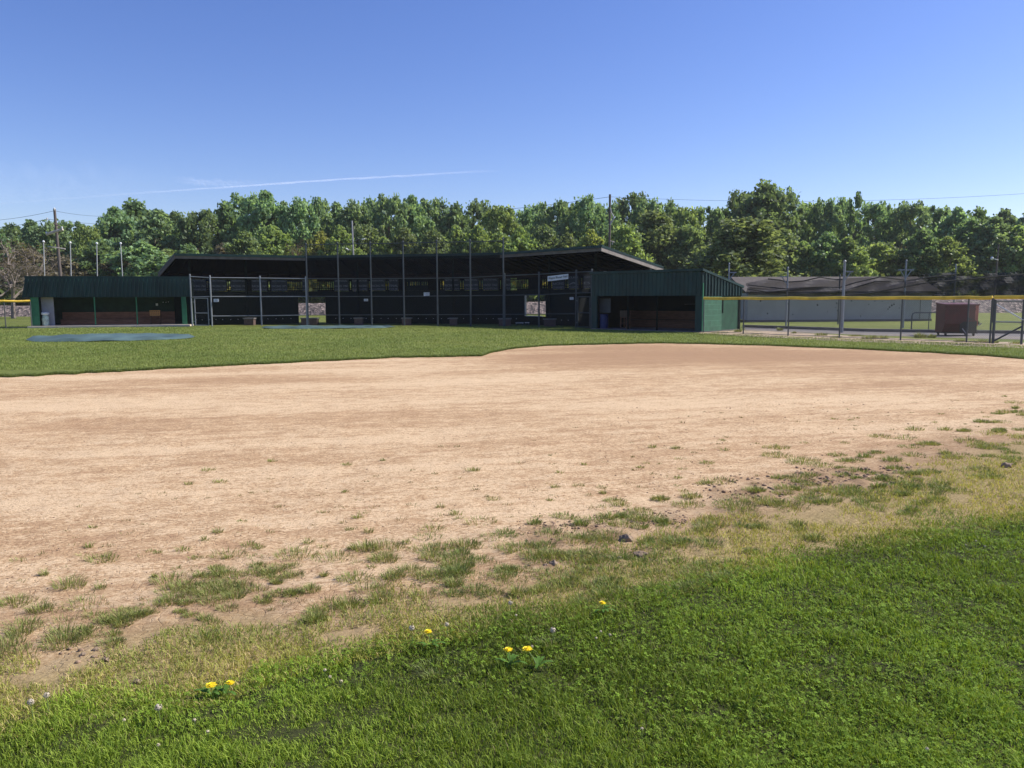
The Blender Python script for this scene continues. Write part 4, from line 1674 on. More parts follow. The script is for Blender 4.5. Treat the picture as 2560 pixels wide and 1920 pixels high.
net_sheet('cage_net', 'black cage net drooping in front of the shed roof', [(1868, 708), (1920, 697), (1970, 703), (2050, 699), (2112, 696), (2190, 692), (2266, 690), (2330, 684), (2390, 680), (2470, 684), (2580, 676)],
          [(1868, 738), (1970, 740), (2112, 741), (2266, 739), (2390, 737), (2580, 735)], 46, 44, seed=1)
net_sheet('cage_net', 'black cage net gathered in loose folds behind the yellow cap', [(1872, 718), (1930, 722), (1990, 718), (2060, 716), (2112, 724), (2180, 704), (2266, 702), (2340, 692), (2390, 690), (2460, 690), (2580, 684)],
          [(1872, 735), (1970, 742), (2112, 742), (2266, 741), (2390, 739), (2580, 737)], 43, 41, seed=5)
mb = MB()
for pts_, D in (([(1870, 712), (1930, 719), (1975, 722), (2040, 719), (2100, 718), (2140, 706), (2185, 696), (2200, 692), (2270, 701), (2330, 692), (2390, 686)], 42.8), ([(1868, 722), (1920, 730), (1970, 726), (2050, 722), (2112, 726), (2190, 703), (2260, 703)], 42.6), ([(1920, 697), (1950, 700), (1970, 705), (2010, 702), (2050, 693), (2090, 699), (2112, 698)], 45.6),
                ([(2112, 738), (2180, 732), (2266, 716), (2330, 704), (2400, 700), (2500, 690), (2580, 684)], 40.8)):
    mb.path([AT(x, y, D) for x, y in pts_], 0.035, 5)
o = mb.build('net_rope', M['rubber'], None)
center_origin(o)
tag(o, 'dark gathered edge ropes sagging along the cage net', 'rope')

# red dumpster
c = G(2401, 839.5)
t_ = thing('dumpster', 'faded red dumpster on casters behind the chain link fence', 'dumpster', c)
u = Vector((0.985, -0.17, 0))
n_ = Vector((0.17, 0.985, 0))


def DF(a, d, z):
    return c + u * a + n_ * d + Vector((0, 0, z))


mb = MB()
w2 = 0.66
mb.prism([(0.0, 1.30), (0.0, 0.52), (0.28, 0.14), (1.1, 0.14), (1.1, 1.36)], lambda a, b_, s: DF(s, a, b_), -w2, w2 - 0.12)
mb.build('body', M['red'], t_)
mb = MB()
mb.prism([(-0.01, 1.31), (-0.01, 0.42), (1.11, 0.42), (1.11, 1.37)], lambda a, b_, s: DF(s, a, b_), w2 - 0.118, w2)
mb.build('side_panel', M['redlt'], t_)
mb = MB()
mb.prism([(-0.06, 1.305), (-0.06, 1.36), (1.13, 1.42), (1.13, 1.365)], lambda a, b_, s: DF(s, a, b_), -w2 - 0.03, w2 + 0.03)
mb.build('lid', M['red'], t_)
for z in (0.62, 1.12):
    mb = MB()
    mb.box(-w2, w2 - 0.12, -0.05, -0.003, z, z + 0.07, DF)
    mb.build('rib', M['red'], t_)
mb = MB()
mb.box(-w2 - 0.02, w2 + 0.05, 0.05, 1.1, 0.1, 0.138, DF)
mb.build('base_frame', M['rubber'], t_)
mb = MB()
mb.prism([(-0.05, 0.14), (0.62, 0.14), (0.62, 0.62), (0.3, 0.78), (-0.05, 0.5)], lambda a, b_, dd: DF(a, dd, b_), -0.02, -0.004)
mb.build('front_plate', M['rubber'], t_)
mb = MB()
mb.box(w2 + 0.003, w2 + 0.1, 0.1, 0.9, 0.5, 0.62, DF)
mb.build('fork_pocket', M['rubber'], t_)
mb = MB()
mb.tube(DF(0.05, -0.025, 0.32), DF(0.2, -0.04, 0.1), 0.02, n=6)
mb.build('lever', M['greywall'], t_)
mb = MB()
mb.tube(DF(w2 + 0.02, -0.02, 0.45), DF(w2 + 0.14, -0.04, 0.55), 0.025, n=6)
mb.build('lever', M['greywall'], t_)
for sa in (-w2 + 0.1, w2 - 0.1):
    for sdp in (0.12, 0.98):
        mb = MB()
        mb.tube(DF(sa - 0.03, sdp, 0.055), DF(sa + 0.03, sdp, 0.055), 0.06, n=12)
        mb.build('wheel', M['rubber'], t_)
# pipe hoop rail
a_, b_ = G(2278, 829.5), G(2356, 830)
t_ = thing('hoop_rail', 'dark bent pipe rail standing on the path in front of the shed door', 'rail', a_)
mb = MB()
h_ = 0.93
ps = [a_, a_ + Vector((0, 0, h_ - 0.15)), a_ + Vector((0.04, 0, h_ - 0.05)), a_ + Vector((0.15, 0, h_)), b_ + Vector((-0.15, 0, h_)), b_ + Vector((-0.04, 0, h_ - 0.05)), b_ + Vector((0, 0, h_ - 0.15)), b_]
mb.path(ps, 0.032, 8)
mb.build('pipe', M['galvdk'], t_)
mb = MB()
mb.tube(a_.lerp(b_, 0.55), a_.lerp(b_, 0.55) + Vector((0, 0, h_ - 0.03)), 0.02, n=6)
mb.build('upright', M['galvdk'], t_)

# ------------------------------------------------------------------ trees
TREE_ME = {}


def rand_unit(n, rng):
    v = rng.normal(size=(n, 3))
    return v / np.linalg.norm(v, axis=1, keepdims=True)


def leaf_quads(cen, size, rng, droop=0.0, nb=None, elong=1.5):
    n = len(cen)
    a = rand_unit(n, rng)
    if nb is not None:
        a = a * 1.0 + nb * 0.28
        a /= np.linalg.norm(a, axis=1, keepdims=True)
    r = rand_unit(n, rng)
    if droop:
        r[:, 2] -= droop
    x = np.cross(a, r)
    x /= np.linalg.norm(x, axis=1, keepdims=True) + 1e-9
    y = np.cross(a, x)
    if droop:
        y, x = x, y
    s = size[:, None]
    return np.stack([cen - x * s - y * s * 0.15 * elong, cen - y * s * elong * 0.9 + x * s * 0.1, cen + x * s * 0.9 + y * s * 0.1, cen + y * s * elong], 1)


def limb(mb, a, b_, r0, r1, rng, n=6, wig=0.08):
    a, b_ = Vector(a), Vector(b_)
    Lb = (b_ - a).length
    ps, rs = [], []
    for i in range(6):
        f_ = i / 5
        p = a.lerp(b_, f_)
        if 0 < i < 5:
            p += Vector(rng.normal(size=3).tolist()) * Lb * wig * 0.5
        ps.append(p)
        rs.append(r0 + (r1 - r0) * f_)
    mb.path(ps, rs, n, False)
    return ps


def make_tree(key, seed, kind, colA, colB, H=10.0, Rr=3.6):
    """returns (trunk mesh, crown mesh) for a unit tree of height H"""
    rng = np.random.default_rng(seed)
    mb = MB()
    if kind == 'round':
        cb, nl, leaf, nper, prof = 0.06, 130, 0.135, 135, lambda h: (math.sin(math.pi * min(1, (h * 0.9 + 0.14))) ** 0.55)
    elif kind == 'tall':
        cb, nl, leaf, nper, prof = 0.06, 120, 0.13, 135, lambda h: 0.98 * (1 - (h * 0.92) ** 2.2) ** 0.5 + 0.06
    elif kind == 'feather':
        cb, nl, leaf, nper, prof = 0.08, 140, 0.105, 170, lambda h: (1 - h) ** 0.6 * 0.95 + 0.1
    elif kind == 'sparse':
        cb, nl, leaf, nper, prof = 0.25, 26, 0.15, 120, lambda h: 0.6 * (1 - h) ** 0.5 + 0.2
    else:                     # shrub
        cb, nl, leaf, nper, prof = 0.02, 60, 0.14, 200, lambda h: (1 - h ** 2) ** 0.5
    tr = 0.022 * H
    top = Vector((rng.normal() * 0.2, rng.normal() * 0.2, H * 0.86))
    spine = limb(mb, (0, 0, -0.1), top, tr, tr * 0.15, rng, 8, 0.035)
    cens, cols, nbs, szs = [], [], [], []
    for k in range(nl):
        h = (k + rng.random()) / nl
        h = h ** 0.85
        z = H * (cb + (0.97 - cb) * h)
        rad = Rr * prof(h)
        ang = rng.random() * 6.283
        rr = rad * (0.12 + 0.98 * rng.random() ** 0.6) * 0.9
        lr = (0.25 - 0.10 * h) * Rr * (0.45 + 0.9 * rng.random())
        lc = np.array([rr * math.cos(ang), rr * math.sin(ang), z - lr * 0.3])
        if rr > 0.2 * Rr and (k % 5 == 0 or (kind == 'feather' and k % 2) or kind == 'sparse'):
            zi = max(0.1 * H, lc[2] - rr * (0.75 if kind != 'feather' else 0.35))
            f_ = min(0.98, zi / (H * 0.86))
            sp = Vector((top.x * f_, top.y * f_, zi))
            limb(mb, sp, lc.tolist(), tr * (0.42 - 0.28 * h), 0.02, rng, 5)
        n = int(nper * (0.7 + 0.6 * rng.random()))
        u = rand_unit(n, rng)
        sh = np.minimum(np.abs(rng.normal(size=n)) * 0.72, 1.15 + 0.15 * rng.random(n))[:, None]
        st = np.array([1.0, 1.0, 0.85]) if kind != 'feather' else np.array([1.1, 1.1, 0.95])
        p = lc + u * sh * lr * st
        if kind == 'tall':
            p[:, 2] += np.abs(u[:, 2]) * lr * 0.35
        if kind == 'feather':
            p[:, 2] -= 0.12 * np.hypot(p[:, 0], p[:, 1]) * rng.random(n)
        cens.append(p)
        nbs.append(u + np.array([0, 0, 0.5]))
        mixv = np.clip(rng.random() * 0.7 + rng.random(n) * 0.5 - 0.1, 0, 1)[:, None]
        br = (0.66 + 0.72 * rng.random(n) ** 1.2)[:, None]
        cols.append((np.array(colA) * (1 - mixv) + np.array(colB) * mixv) * br)
        szs.append(leaf * (0.6 + 0.8 * rng.random(n)))
    cens, nbs, cols, szs = map(np.concatenate, (cens, nbs, cols, szs))
    keep = cens[:, 2] > 0.15
    cens, nbs, cols, szs = cens[keep], nbs[keep], cols[keep], szs[keep]
    V = leaf_quads(cens, szs, rng, 0.25 if kind == 'feather' else 0, nbs, 1.6 if kind == 'feather' else 1.35)
    crown = quads_mesh('crown', V, M['leaf'], cols)
    o = mb.build('trunk', M['bark'], None)
    trunk = o.data
    bpy.data.objects.remove(o)
    TREE_ME[key] = (trunk, crown, H, Rr)


def make_bare(key, seed, H=10.0, mat='barepale', leafy=0):
    rng = np.random.default_rng(seed)
    mb = MB()
    tw = []

    def grow(p, d, Lb, r, depth):
        q = p + d * Lb
        mid = p.lerp(q, 0.5) + Vector(rng.normal(size=3).tolist()) * Lb * 0.06
        mb.path([p, mid, q], [r, r * 0.8, r * 0.62], 5 if depth < 2 else 3, False)
        if depth >= 5:
            tw.append(q)
            return
        for k in range(3 if depth > 0 else 4):
            nd = (d + Vector(rng.normal(size=3).tolist()) * (0.42 + 0.05 * depth) + Vector((0, 0, 0.12))).normalized()
            grow(p.lerp(q, 0.55 + 0.45 * rng.random()), nd, Lb * (0.62 + 0.2 * rng.random()), r * 0.55, depth + 1)

    grow(Vector((0, 0, -0.1)), Vector((0.05, 0, 1)).normalized(), H * 0.32, H * 0.018, 0)
    o = mb.build('trunk', M[mat], None)
    trunk = o.data
    bpy.data.objects.remove(o)
    tw = np.array([tuple(p) for p in tw])
    n = 3
    cen = np.repeat(tw, n, 0) + rng.normal(size=(len(tw) * n, 3)) * 0.16
    keep = rng.random(len(cen)) < 0.75
    cen = cen[keep]
    cols = np.array([0.13, 0.105, 0.06]) * (0.7 + 0.6 * rng.random((len(cen), 1)))
    V = leaf_quads(cen, 0.045 + 0.05 * rng.random(len(cen)), rng)
    crown = quads_mesh('crown', V, M['leaf_plain'], cols)
    TREE_ME[key] = (trunk, crown, max(v.co.z for v in trunk.vertices), 3.5)


DG = ((0.115, 0.19, 0.083), (0.225, 0.32, 0.145))
BG = ((0.155, 0.25, 0.125), (0.30, 0.41, 0.205))
LG = ((0.19, 0.28, 0.09), (0.33, 0.43, 0.155))
YG = ((0.25, 0.29, 0.07), (0.39, 0.42, 0.13))
OG = ((0.145, 0.205, 0.082), (0.25, 0.315, 0.135))
BR = ((0.16, 0.145, 0.10), (0.24, 0.21, 0.145))
for i, (k, kind, cc_) in enumerate((('rA', 'round', BG), ('rB', 'round', BG), ('rC', 'round', DG), ('tA', 'tall', BG), ('tB', 'tall', BG), ('tC', 'tall', DG), ('lA', 'round', LG), ('lB', 'tall', LG), ('yA', 'round', YG), ('fA', 'feather', OG), ('fB', 'feather', OG), ('oA', 'round', OG), ('sA', 'sparse', DG), ('hA', 'shrub', OG), ('hB', 'shrub', BR), ('hC', 'shrub', LG), ('hD', 'shrub', DG))):
    make_tree(k, 100 + i * 7, kind, cc_[0], cc_[1], 10.0, 3.6)
make_bare('bA', 31)
make_bare('bB', 47)
make_bare('bC', 53, mat='twig')

DESC = {'rA': 'broad blue green', 'rB': 'rounded blue green', 'rC': 'broad dark green', 'tA': 'tall blue green', 'tB': 'upright blue green', 'tC': 'tall dark green', 'lA': 'rounded bright green', 'lB': 'tall bright green', 'yA': 'yellow green', 'fA': 'feathery olive', 'fB': 'feathery olive', 'oA': 'rounded olive', 'sA': 'sparse dark', 'hA': 'low olive', 'hB': 'low brownish', 'hC': 'low bright green', 'hD': 'low dark green', 'bA': 'bare pale branched', 'bB': 'bare grey branched', 'bC': 'bare brown twiggy'}
SECT = [(480, 'left dugout'), (765, 'left grandstand wing'), (1257, 'tall backstop'), (1530, 'right grandstand wing'), (1868, 'right dugout'), (2340, 'grey shed'), (9999, 'dumpster')]
CNT = {}


def place_tree(key, px, topy, wpx, D, row):
    trunk, crown, H, Rr = TREE_ME[key]
    p = AT(px, topy, D)
    sz = p.z / H * 1.0
    sw = (wpx / FPX * D / 2) / Rr * 1.12
    rz_ = random.random() * 6.28
    sec = [n_ for lim, n_ in SECT if px < lim][0]
    inview = -70 < px < 2630
    CNT[(row, sec)] = CNT.get((row, sec), 0) + 1
    k = CNT[(row, sec)]
    what = 'shrub' if key[0] == 'h' else 'tree'
    lab = '%s %s, %s from left in the %s row above the %s' % (DESC[key], what, ords[k - 1], row, sec)
    name = {'h': 'shrub', 'b': 'bare_tree', 'f': 'willow_tree'}.get(key[0], 'leafy_tree')
    o = thing(name, lab, what, (p.x, D, -0.05), '%s row of trees' % row)
    o.rotation_euler = (0, 0, rz_)
    o.scale = (sw, sw, sz)
    for nm, me_ in (('trunk', trunk), ('crown', crown)):
        c_ = bpy.data.objects.new(nm, me_)
        COL.objects.link(c_)
        c_.parent = o
    return o


back = [(-50, 548, 120, 'rB'), (18, 556, 110, 'sA'), (75, 549, 100, 'rA'), (125, 556, 90, 'tA'), (170, 553, 90, 'tB'), (215, 562, 80, 'lB'), (285, 516, 125, 'rA'), (335, 499, 150, 'rC'), (395, 521, 130, 'rB'), (440, 530, 120, 'rC'), (492, 523, 100, 'tC'),
        (563, 505, 110, 'rC'), (615, 487, 110, 'tA'), (662, 476, 125, 'rA'), (708, 500, 90, 'rB'), (748, 500, 90, 'tA'), (788, 496, 90, 'tB'), (840, 503, 100, 'rB'), (885, 506, 90, 'tA'), (930, 499, 90, 'tB'), (975, 489, 90, 'tA'), (1030, 487, 105, 'rA'), (1085, 497, 100, 'tB'), (1140, 509, 100, 'rC'), (1198, 504, 90, 'tA'), (1248, 512, 100, 'lB'),
        (1300, 520, 95, 'tB'), (1345, 512, 90, 'tA'), (1390, 503, 85, 'tB'), (1430, 506, 80, 'tC'), (1468, 492, 85, 'tA'), (1512, 508, 70, 'tB'), (1575, 483, 95, 'tC'), (1622, 499, 75, 'tA'), (1662, 503, 85, 'tB'), (1710, 516, 90, 'lB'), (1765, 518, 90, 'tB'), (1808, 520, 80, 'lB'), (1837, 483, 60, 'sA'),
        (1872, 476, 95, 'tC'), (1915, 453, 150, 'rC'), (1962, 474, 90, 'tA'), (2020, 505, 90, 'lB'), (2062, 500, 80, 'tA'), (2102, 496, 75, 'tB'), (2140, 481, 65, 'sA'), (2185, 508, 90, 'tA'), (2232, 510, 85, 'tB'), (2277, 507, 85, 'tA'), (2330, 516, 100, 'tB'), (2395, 515, 100, 'rB'), (2450, 519, 90, 'rC'), (2512, 521, 100, 'rA'), (2575, 520, 100, 'rB'), (2640, 518, 110, 'rA')]
for i, (px, ty, w, k) in enumerate(back):
    place_tree(k, px, ty, w * 1.3, 104 + 9 * ((i * 7) % 5) / 4, 'back')
front = [(-30, 600, 130, 'bB'), (18, 592, 170, 'bA'), (62, 620, 120, 'hB'), (100, 645, 110, 'bB'), (150, 640, 120, 'hB'), (200, 628, 120, 'bC'), (245, 600, 120, 'rC'), (300, 640, 110, 'hB'), (352, 600, 140, 'rB'), (420, 620, 120, 'lA'), (470, 610, 110, 'rC'),
         (560, 610, 100, 'hB'), (610, 575, 110, 'oA'), (680, 560, 130, 'lA'), (745, 590, 80, 'bC'), (800, 575, 90, 'yA'), (850, 560, 90, 'lA'), (912, 560, 110, 'fB'), (960, 590, 80, 'lA'), (1010, 565, 100, 'oA'), (1080, 570, 100, 'fA'), (1140, 560, 100, 'lA'), (1195, 560, 100, 'lA'), (1250, 575, 90, 'hC'),
         (1300, 565, 100, 'lA'), (1360, 560, 110, 'fA'), (1420, 580, 90, 'oA'), (1478, 570, 85, 'yA'), (1560, 560, 100, 'lB'), (1640, 522, 160, 'fA'), (1720, 560, 120, 'fB'), (1790, 590, 110, 'lA'), (1862, 540, 230, 'fB'), (1960, 570, 130, 'oA'), (2010, 600, 90, 'lA'), (2070, 580, 110, 'rC'), (2120, 590, 110, 'lA'), (2200, 605, 110, 'lB'), (2270, 600, 80, 'bC'), (2310, 570, 110, 'rC'),
         (2370, 590, 100, 'lA'), (2430, 545, 120, 'rC'), (2490, 540, 130, 'rA'), (2550, 560, 120, 'lA'), (2620, 560, 120, 'rC')]
for i, (px, ty, w, k) in enumerate(front):
    place_tree(k, px, ty, w * 1.25, 72 + (i % 3) if k in ('bA', 'bB') else (90 + 5 * ((i * 3) % 4) / 3) if k != 'fB' or w < 200 else 78, 'front')
# dense undergrowth and far wood that reads as one mass
rng = np.random.default_rng(5)
n = 60000
cx = (rng.random(n) - 0.5) * 250
cy = 118 + rng.random(n) * 10
hmax = 11.5 + 2 * np.sin(cx * 0.21) + 1.2 * np.sin(cx * 0.57)
cz = hmax * rng.random(n) ** 0.9
V = leaf_quads(np.stack([cx, cy, cz], 1), 0.2 + 0.2 * rng.random(n), rng)
cl = np.array([0.10, 0.17, 0.075]) * (0.6 + 0.9 * rng.random((n, 1)))
o = np_obj('woodland', quads_mesh('woodland', V, M['leaf_plain'], cl))
struct(o, 'stuff')
o['label'] = 'dense far woodland behind the back row of trees'
n = 15000
cx = (rng.random(n) - 0.5) * 200
cy = 88.5 + rng.random(n) * 9
cz = (2.8 + 1.5 * vnoise(cx * 0.25, cy * 0.2, 4) + 1.2 * vnoise(cx * 0.9, cy, 6)) * rng.random(n) ** 0.7
V = leaf_quads(np.stack([cx, cy, cz], 1), 0.16 + 0.2 * rng.random(n), rng)
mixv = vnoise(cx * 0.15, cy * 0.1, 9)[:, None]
mixv = np.where((cx[:, None] > -44) & (cx[:, None] < 12), np.clip(mixv * 0.4 + (cz[:, None] - 2.2) * 0.9, 0, 1), mixv * 0.25)  # yellow tops behind the stand: sunlight on foliage put into the leaf colour
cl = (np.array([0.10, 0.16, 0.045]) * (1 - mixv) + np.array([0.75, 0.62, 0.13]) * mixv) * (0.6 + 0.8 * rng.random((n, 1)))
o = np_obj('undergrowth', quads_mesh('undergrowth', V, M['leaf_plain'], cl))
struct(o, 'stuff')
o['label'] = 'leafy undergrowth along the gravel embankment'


# ------------------------------------------------------------------ contrail
def contrail(label, pts, wpx, alpha, D=3000):
    mbs = []
    vs, loops, starts, cols = [], [], [], []
    P_ = [AT(x, y, D) for x, y in pts]
    # dense resample
    ps, al = [], []
    n = 160
    for i in range(n + 1):
        f_ = i / n * (len(P_) - 1)
        k = min(int(f_), len(P_) - 2)
        ps.append(P_[k].lerp(P_[k + 1], f_ - k))
        al.append(alpha[k] + (alpha[k + 1] - alpha[k]) * (f_ - k))
    rg = np.random.default_rng(3)
    for scale in (1.0, 0.7, 0.42):
        base = len(vs)
        nn_ = 8
        for i, p in enumerate(ps):
            w = wpx / FPX * D * 0.5 * scale * (0.75 + 0.5 * vnoise(np.array([i * 0.22]), np.array([1.0]), 2)[0])
            jz = (vnoise(np.array([i * 0.3]), np.array([5.0]), 8)[0] - 0.5) * w * 0.8
            for k in range(nn_):
                a = 2 * math.pi * k / nn_
                vs.append((p.x, p.y + w * math.cos(a), p.z + w * math.sin(a) + jz))
                cols.append((al[i],) * 3)
        for i in range(n):
            for k in range(nn_):
                k2 = (k + 1) % nn_
                starts.append(len(loops))
                loops += [base + i * nn_ + k, base + i * nn_ + k2, base + (i + 1) * nn_ + k2, base + (i + 1) * nn_ + k]
    me_ = np_mesh('contrail', np.array(vs), np.array(loops), np.array(starts), M['contrail'], np.array(cols), 'Col', True)
    o = np_obj('contrail', me_)
    center_origin(o)
    tag(o, label, 'contrail')
    return o


contrail('thin white contrail slanting across the blue sky over the trees', [(0, 508), (200, 494), (360, 482), (430, 477), (560, 468), (700, 459), (820, 450), (950, 443), (1070, 436), (1190, 429), (1260, 426)], 4.6, [0.008, 0.011, 0.018, 0.034, 0.042, 0.06, 0.06, 0.05, 0.038, 0.02, 0.0])
contrail('faint wispy streak of cloud just above the contrail', [(430, 449), (500, 455), (580, 459), (680, 458)], 16, [0.0, 0.022, 0.014, 0.0])


contrail('broad faint veil of thin cloud low in the sky at left', [(-60, 470), (120, 452), (300, 462), (470, 480)], 80, [0.005, 0.007, 0.004, 0.0], 3300)
# ------------------------------------------------------------------ grass
def blades(name, x, y, z, h, w, lean, ang, colb, colt, mat, mid=0.55):
    n = len(x)
    ld = np.stack([np.cos(ang), np.sin(ang), np.zeros(n)], 1)
    fa = ang + np.pi / 2 + RNG.normal(size=n) * 0.8
    wd = np.stack([np.cos(fa), np.sin(fa), np.zeros(n)], 1) * (w / 2)[:, None]
    b0 = np.stack([x, y, z], 1)
    upv = np.array([0, 0, 1.0])
    m_ = b0 + ld * (h * lean * 0.32)[:, None] + upv * (h * mid)[:, None]
    tp = b0 + ld * (h * lean)[:, None] + upv * (h * np.sqrt(np.clip(1 - (lean * 0.8) ** 2, 0.08, 1)))[:, None]
    V = np.stack([b0 - wd * 0.8, b0 + wd * 0.8, m_ + wd, m_ - wd, tp], 1).reshape(-1, 3)
    k = np.arange(n) * 5
    loops = np.stack([k, k + 1, k + 2, k + 3, k + 3, k + 2, k + 4], 1).ravel()
    st = np.stack([np.arange(n) * 7, np.arange(n) * 7 + 4], 1).ravel()
    cm = (colb + colt) / 2
    C_ = np.stack([colb, colb, cm, cm, colt], 1).reshape(-1, 3)
    return np_mesh(name, V, loops, st, mat, C_)


def sample(n, ylo, yhi, amax=0.86):
    y = ylo * (yhi / ylo) ** RNG.random(n)
    a = (RNG.random(n) * 2 - 1) * amax
    return a * y, y, a


# lush lawn
x, y, a = sample(600000, 1.7, 9.5)
lim = Dat(lush_edge, a) * (1 + 0.10 * (fbm(x * 2.2, y * 2.2, 31) - 0.5) + 0.05 * (RNG.random(len(x)) - 0.5))
k = y < lim
x, y, a, lim = x[k], y[k], a[k], lim[k]
n = len(x)
pat = fbm(x * 1.6, y * 1.6, 41)
clm = np.clip((fbm(x * 7, y * 7, 47, 2) - 0.25) * 2, 0, 1)
h = (0.020 + 0.030 * RNG.random(n)) * (0.55 + 0.45 * pat) * (0.62 + 0.95 * clm)
w = (0.0024 + 0.0014 * RNG.random(n)) * (y / 3) ** 0.6
lean = 0.25 + 0.65 * RNG.random(n)
ang = RNG.random(n) * 6.28
r = RNG.random((n, 1))
g0 = np.array([0.12, 0.20, 0.02])
g1 = np.array([0.33, 0.425, 0.055])
ct = (g0 * (1 - r) + g1 * r) * (0.45 + 1.15 * fbm(x * 0.9 + 5, y * 0.9, 43)[:, None])
yel = RNG.random((n, 1)) < 0.025
ct = np.where(yel, np.array([0.28, 0.25, 0.10]), ct)
o = np_obj('lawn_grass', blades('lawn_grass', x, y, gz(x, y) - 0.005, h, w, lean, ang, ct * 0.85, ct * 1.05, M['grass']))
struct(o, 'stuff')
o['label'] = 'lush dark green lawn grass in the foreground'
# clover among it
x, y, a = sample(76000, 1.7, 9.0)
lim = Dat(lush_edge, a) * 0.985
cp = fbm(x * 0.8 + 7, y * 0.8, 61)
k = (y < lim) & (cp + 0.25 * (RNG.random(len(x)) - 0.5) > 0.44)
x, y = x[k], y[k]
n = len(x)
clm = np.clip((fbm(x * 7, y * 7, 47, 2) - 0.25) * 2, 0, 1)
zc = gz(x, y) + 0.008 + 0.03 * RNG.random(n) * (0.4 + clm)
VV, CC = [], []
tilt = RNG.normal(size=(n, 2)) * 0.35
rot = RNG.random(n) * 6.28
sz = (0.0032 + 0.0028 * RNG.random(n)) * (y / 3) ** 0.35
base = np.array([0.175, 0.275, 0.03]) * (0.55 + 0.7 * RNG.random((n, 1)))
for j in range(3):
    an = rot + j * 2.094
    dx, dy = np.cos(an), np.sin(an)
    px_, py_ = -dy, dx

    def pt(rr, ss):
        X_ = dx * rr * sz + px_ * ss * sz
        Y_ = dy * rr * sz + py_ * ss * sz
        return np.stack([x + X_, y + Y_, zc + X_ * tilt[:, 0] + Y_ * tilt[:, 1] + abs(ss) * sz * 0.25], 1)
    VV.append(np.stack([pt(0.1, 0), pt(1.1, -0.85), pt(2.0, 0), pt(1.1, 0.85)], 1))
    CC.append(base)
o = np_obj('clover_cover', quads_mesh('clover_cover', np.concatenate(VV), M['clover'], np.concatenate(CC)))
struct(o, 'stuff')
o['label'] = 'clover leaves spread through the foreground lawn'

# dry yellowish grass belt
x, y, a = sample(560000, 2.3, 21, 0.9)
dlu, ddr = Dat(lush_edge, a), Dat(dry_edge, a)
f_ = (y - dlu) / np.maximum(0.3, (ddr - dlu))
nz_ = fbm(x * 2.4, y * 2.4, 51, 4)
dens = np.clip(1.15 - 0.75 * np.clip(f_, 0, 2) ** 1.5, 0, 1)
k = (y > dlu * 0.93) & (f_ < 1.35) & (nz_ + 0.10 * (RNG.random(len(x)) - 0.5) > 0.66 - 0.285 * dens)
x, y, a, f_, nz_ = x[k], y[k], a[k], f_[k], nz_[k]
n = len(x)
h = (0.016 + 0.036 * RNG.random(n) ** 1.7) * (0.7 + 0.6 * nz_)
w = (0.0022 + 0.0013 * RNG.random(n)) * (y / 3) ** 0.6
lean = 0.35 + 0.6 * RNG.random(n)
r = RNG.random((n, 1))
pt_ = fbm(x * 1.2 + 3, y * 1.2, 71)[:, None]
straw = np.array([0.62, 0.49, 0.22])
ygrn = np.array([0.42, 0.41, 0.09])
gren = np.array([0.19, 0.27, 0.055])
mixs = np.clip(2.8 * (pt_ - 0.44) + 0.3 * (r - 0.5), 0, 1)
ct = np.where(RNG.random((n, 1)) < 0.15, straw, ygrn * (1 - mixs) + gren * mixs) * (0.75 + 0.5 * RNG.random((n, 1)))
o = np_obj('dry_grass', blades('dry_grass', x, y, gz(x, y) - 0.004, h, w, lean, RNG.random(n) * 6.28, ct * 0.95, ct, M['grass']))
struct(o, 'stuff')
o['label'] = 'thin yellowing grass between the lawn and the dirt'


# tufts
def tuft_arrays(cx, cy, rad, nb, hmax, green=0.5):
    rr = rad * np.sqrt(RNG.random(nb))
    th = RNG.random(nb) * 6.28
    x = cx + rr * np.cos(th) * 1.15
    y = cy + rr * np.sin(th) * 0.85
    h = hmax * (0.3 + 0.7 * RNG.random(nb)) * (1 - 0.35 * rr / rad)
    lean = 0.2 + 0.6 * (rr / rad) + 0.2 * RNG.random(nb)
    ang = th + RNG.normal(size=nb) * 0.5
    mx = RNG.random((nb, 1))
    c = np.array([0.17, 0.225, 0.06]) * mx + np.array([0.36, 0.37, 0.12]) * (1 - mx)
    c = np.where(RNG.random((nb, 1)) < 0.15, np.array([0.36, 0.28, 0.14]), c) * (0.75 + 0.5 * RNG.random((nb, 1)))
    return x, y, h, lean, ang, c


small = [(1447, 1214), (1507, 1231), (1235, 1248), (1101, 1268), (894, 1295), (921, 1332), (1141, 1288), (1425, 1298), (1344, 1308), (472, 1211), (521, 1174), (551, 1204), (232, 1317), (222, 1367), (457, 1377), (487, 1396), (623, 1364), (647, 1372), (544, 1332), (771, 1359), (808, 1367), (810, 1438), (111, 1438), (867, 1160), (1190, 1176), (1632, 1119), (1690, 1122), (1460, 1160), (1600, 1168), (1812, 1128), (1390, 1218), (1180, 1178), (680, 1152), (958, 1150), (386, 1440), (250, 1470), (1017, 1357), (1092, 1362), (880, 1372)]
broad = [(916, 1372), (961, 1369), (958, 1399), (1082, 1396), (1135, 1408), (1156, 1367), (1294, 1372), (1270, 1428), (983, 1443), (889, 1446), (1077, 1443), (1472, 1398), (1462, 1347), (1524, 1342), (948, 1498), (869, 1510), (1136, 1466), (1294, 1487), (173, 1466), (40, 1505), (99, 1525), (49, 1584), (153, 1609), (786, 1550), (519, 1599), (1720, 1262), (1845, 1270), (1650, 1245), (2010, 1152), (2320, 1112), (2410, 1080), (776, 1475), (1730, 1240)]
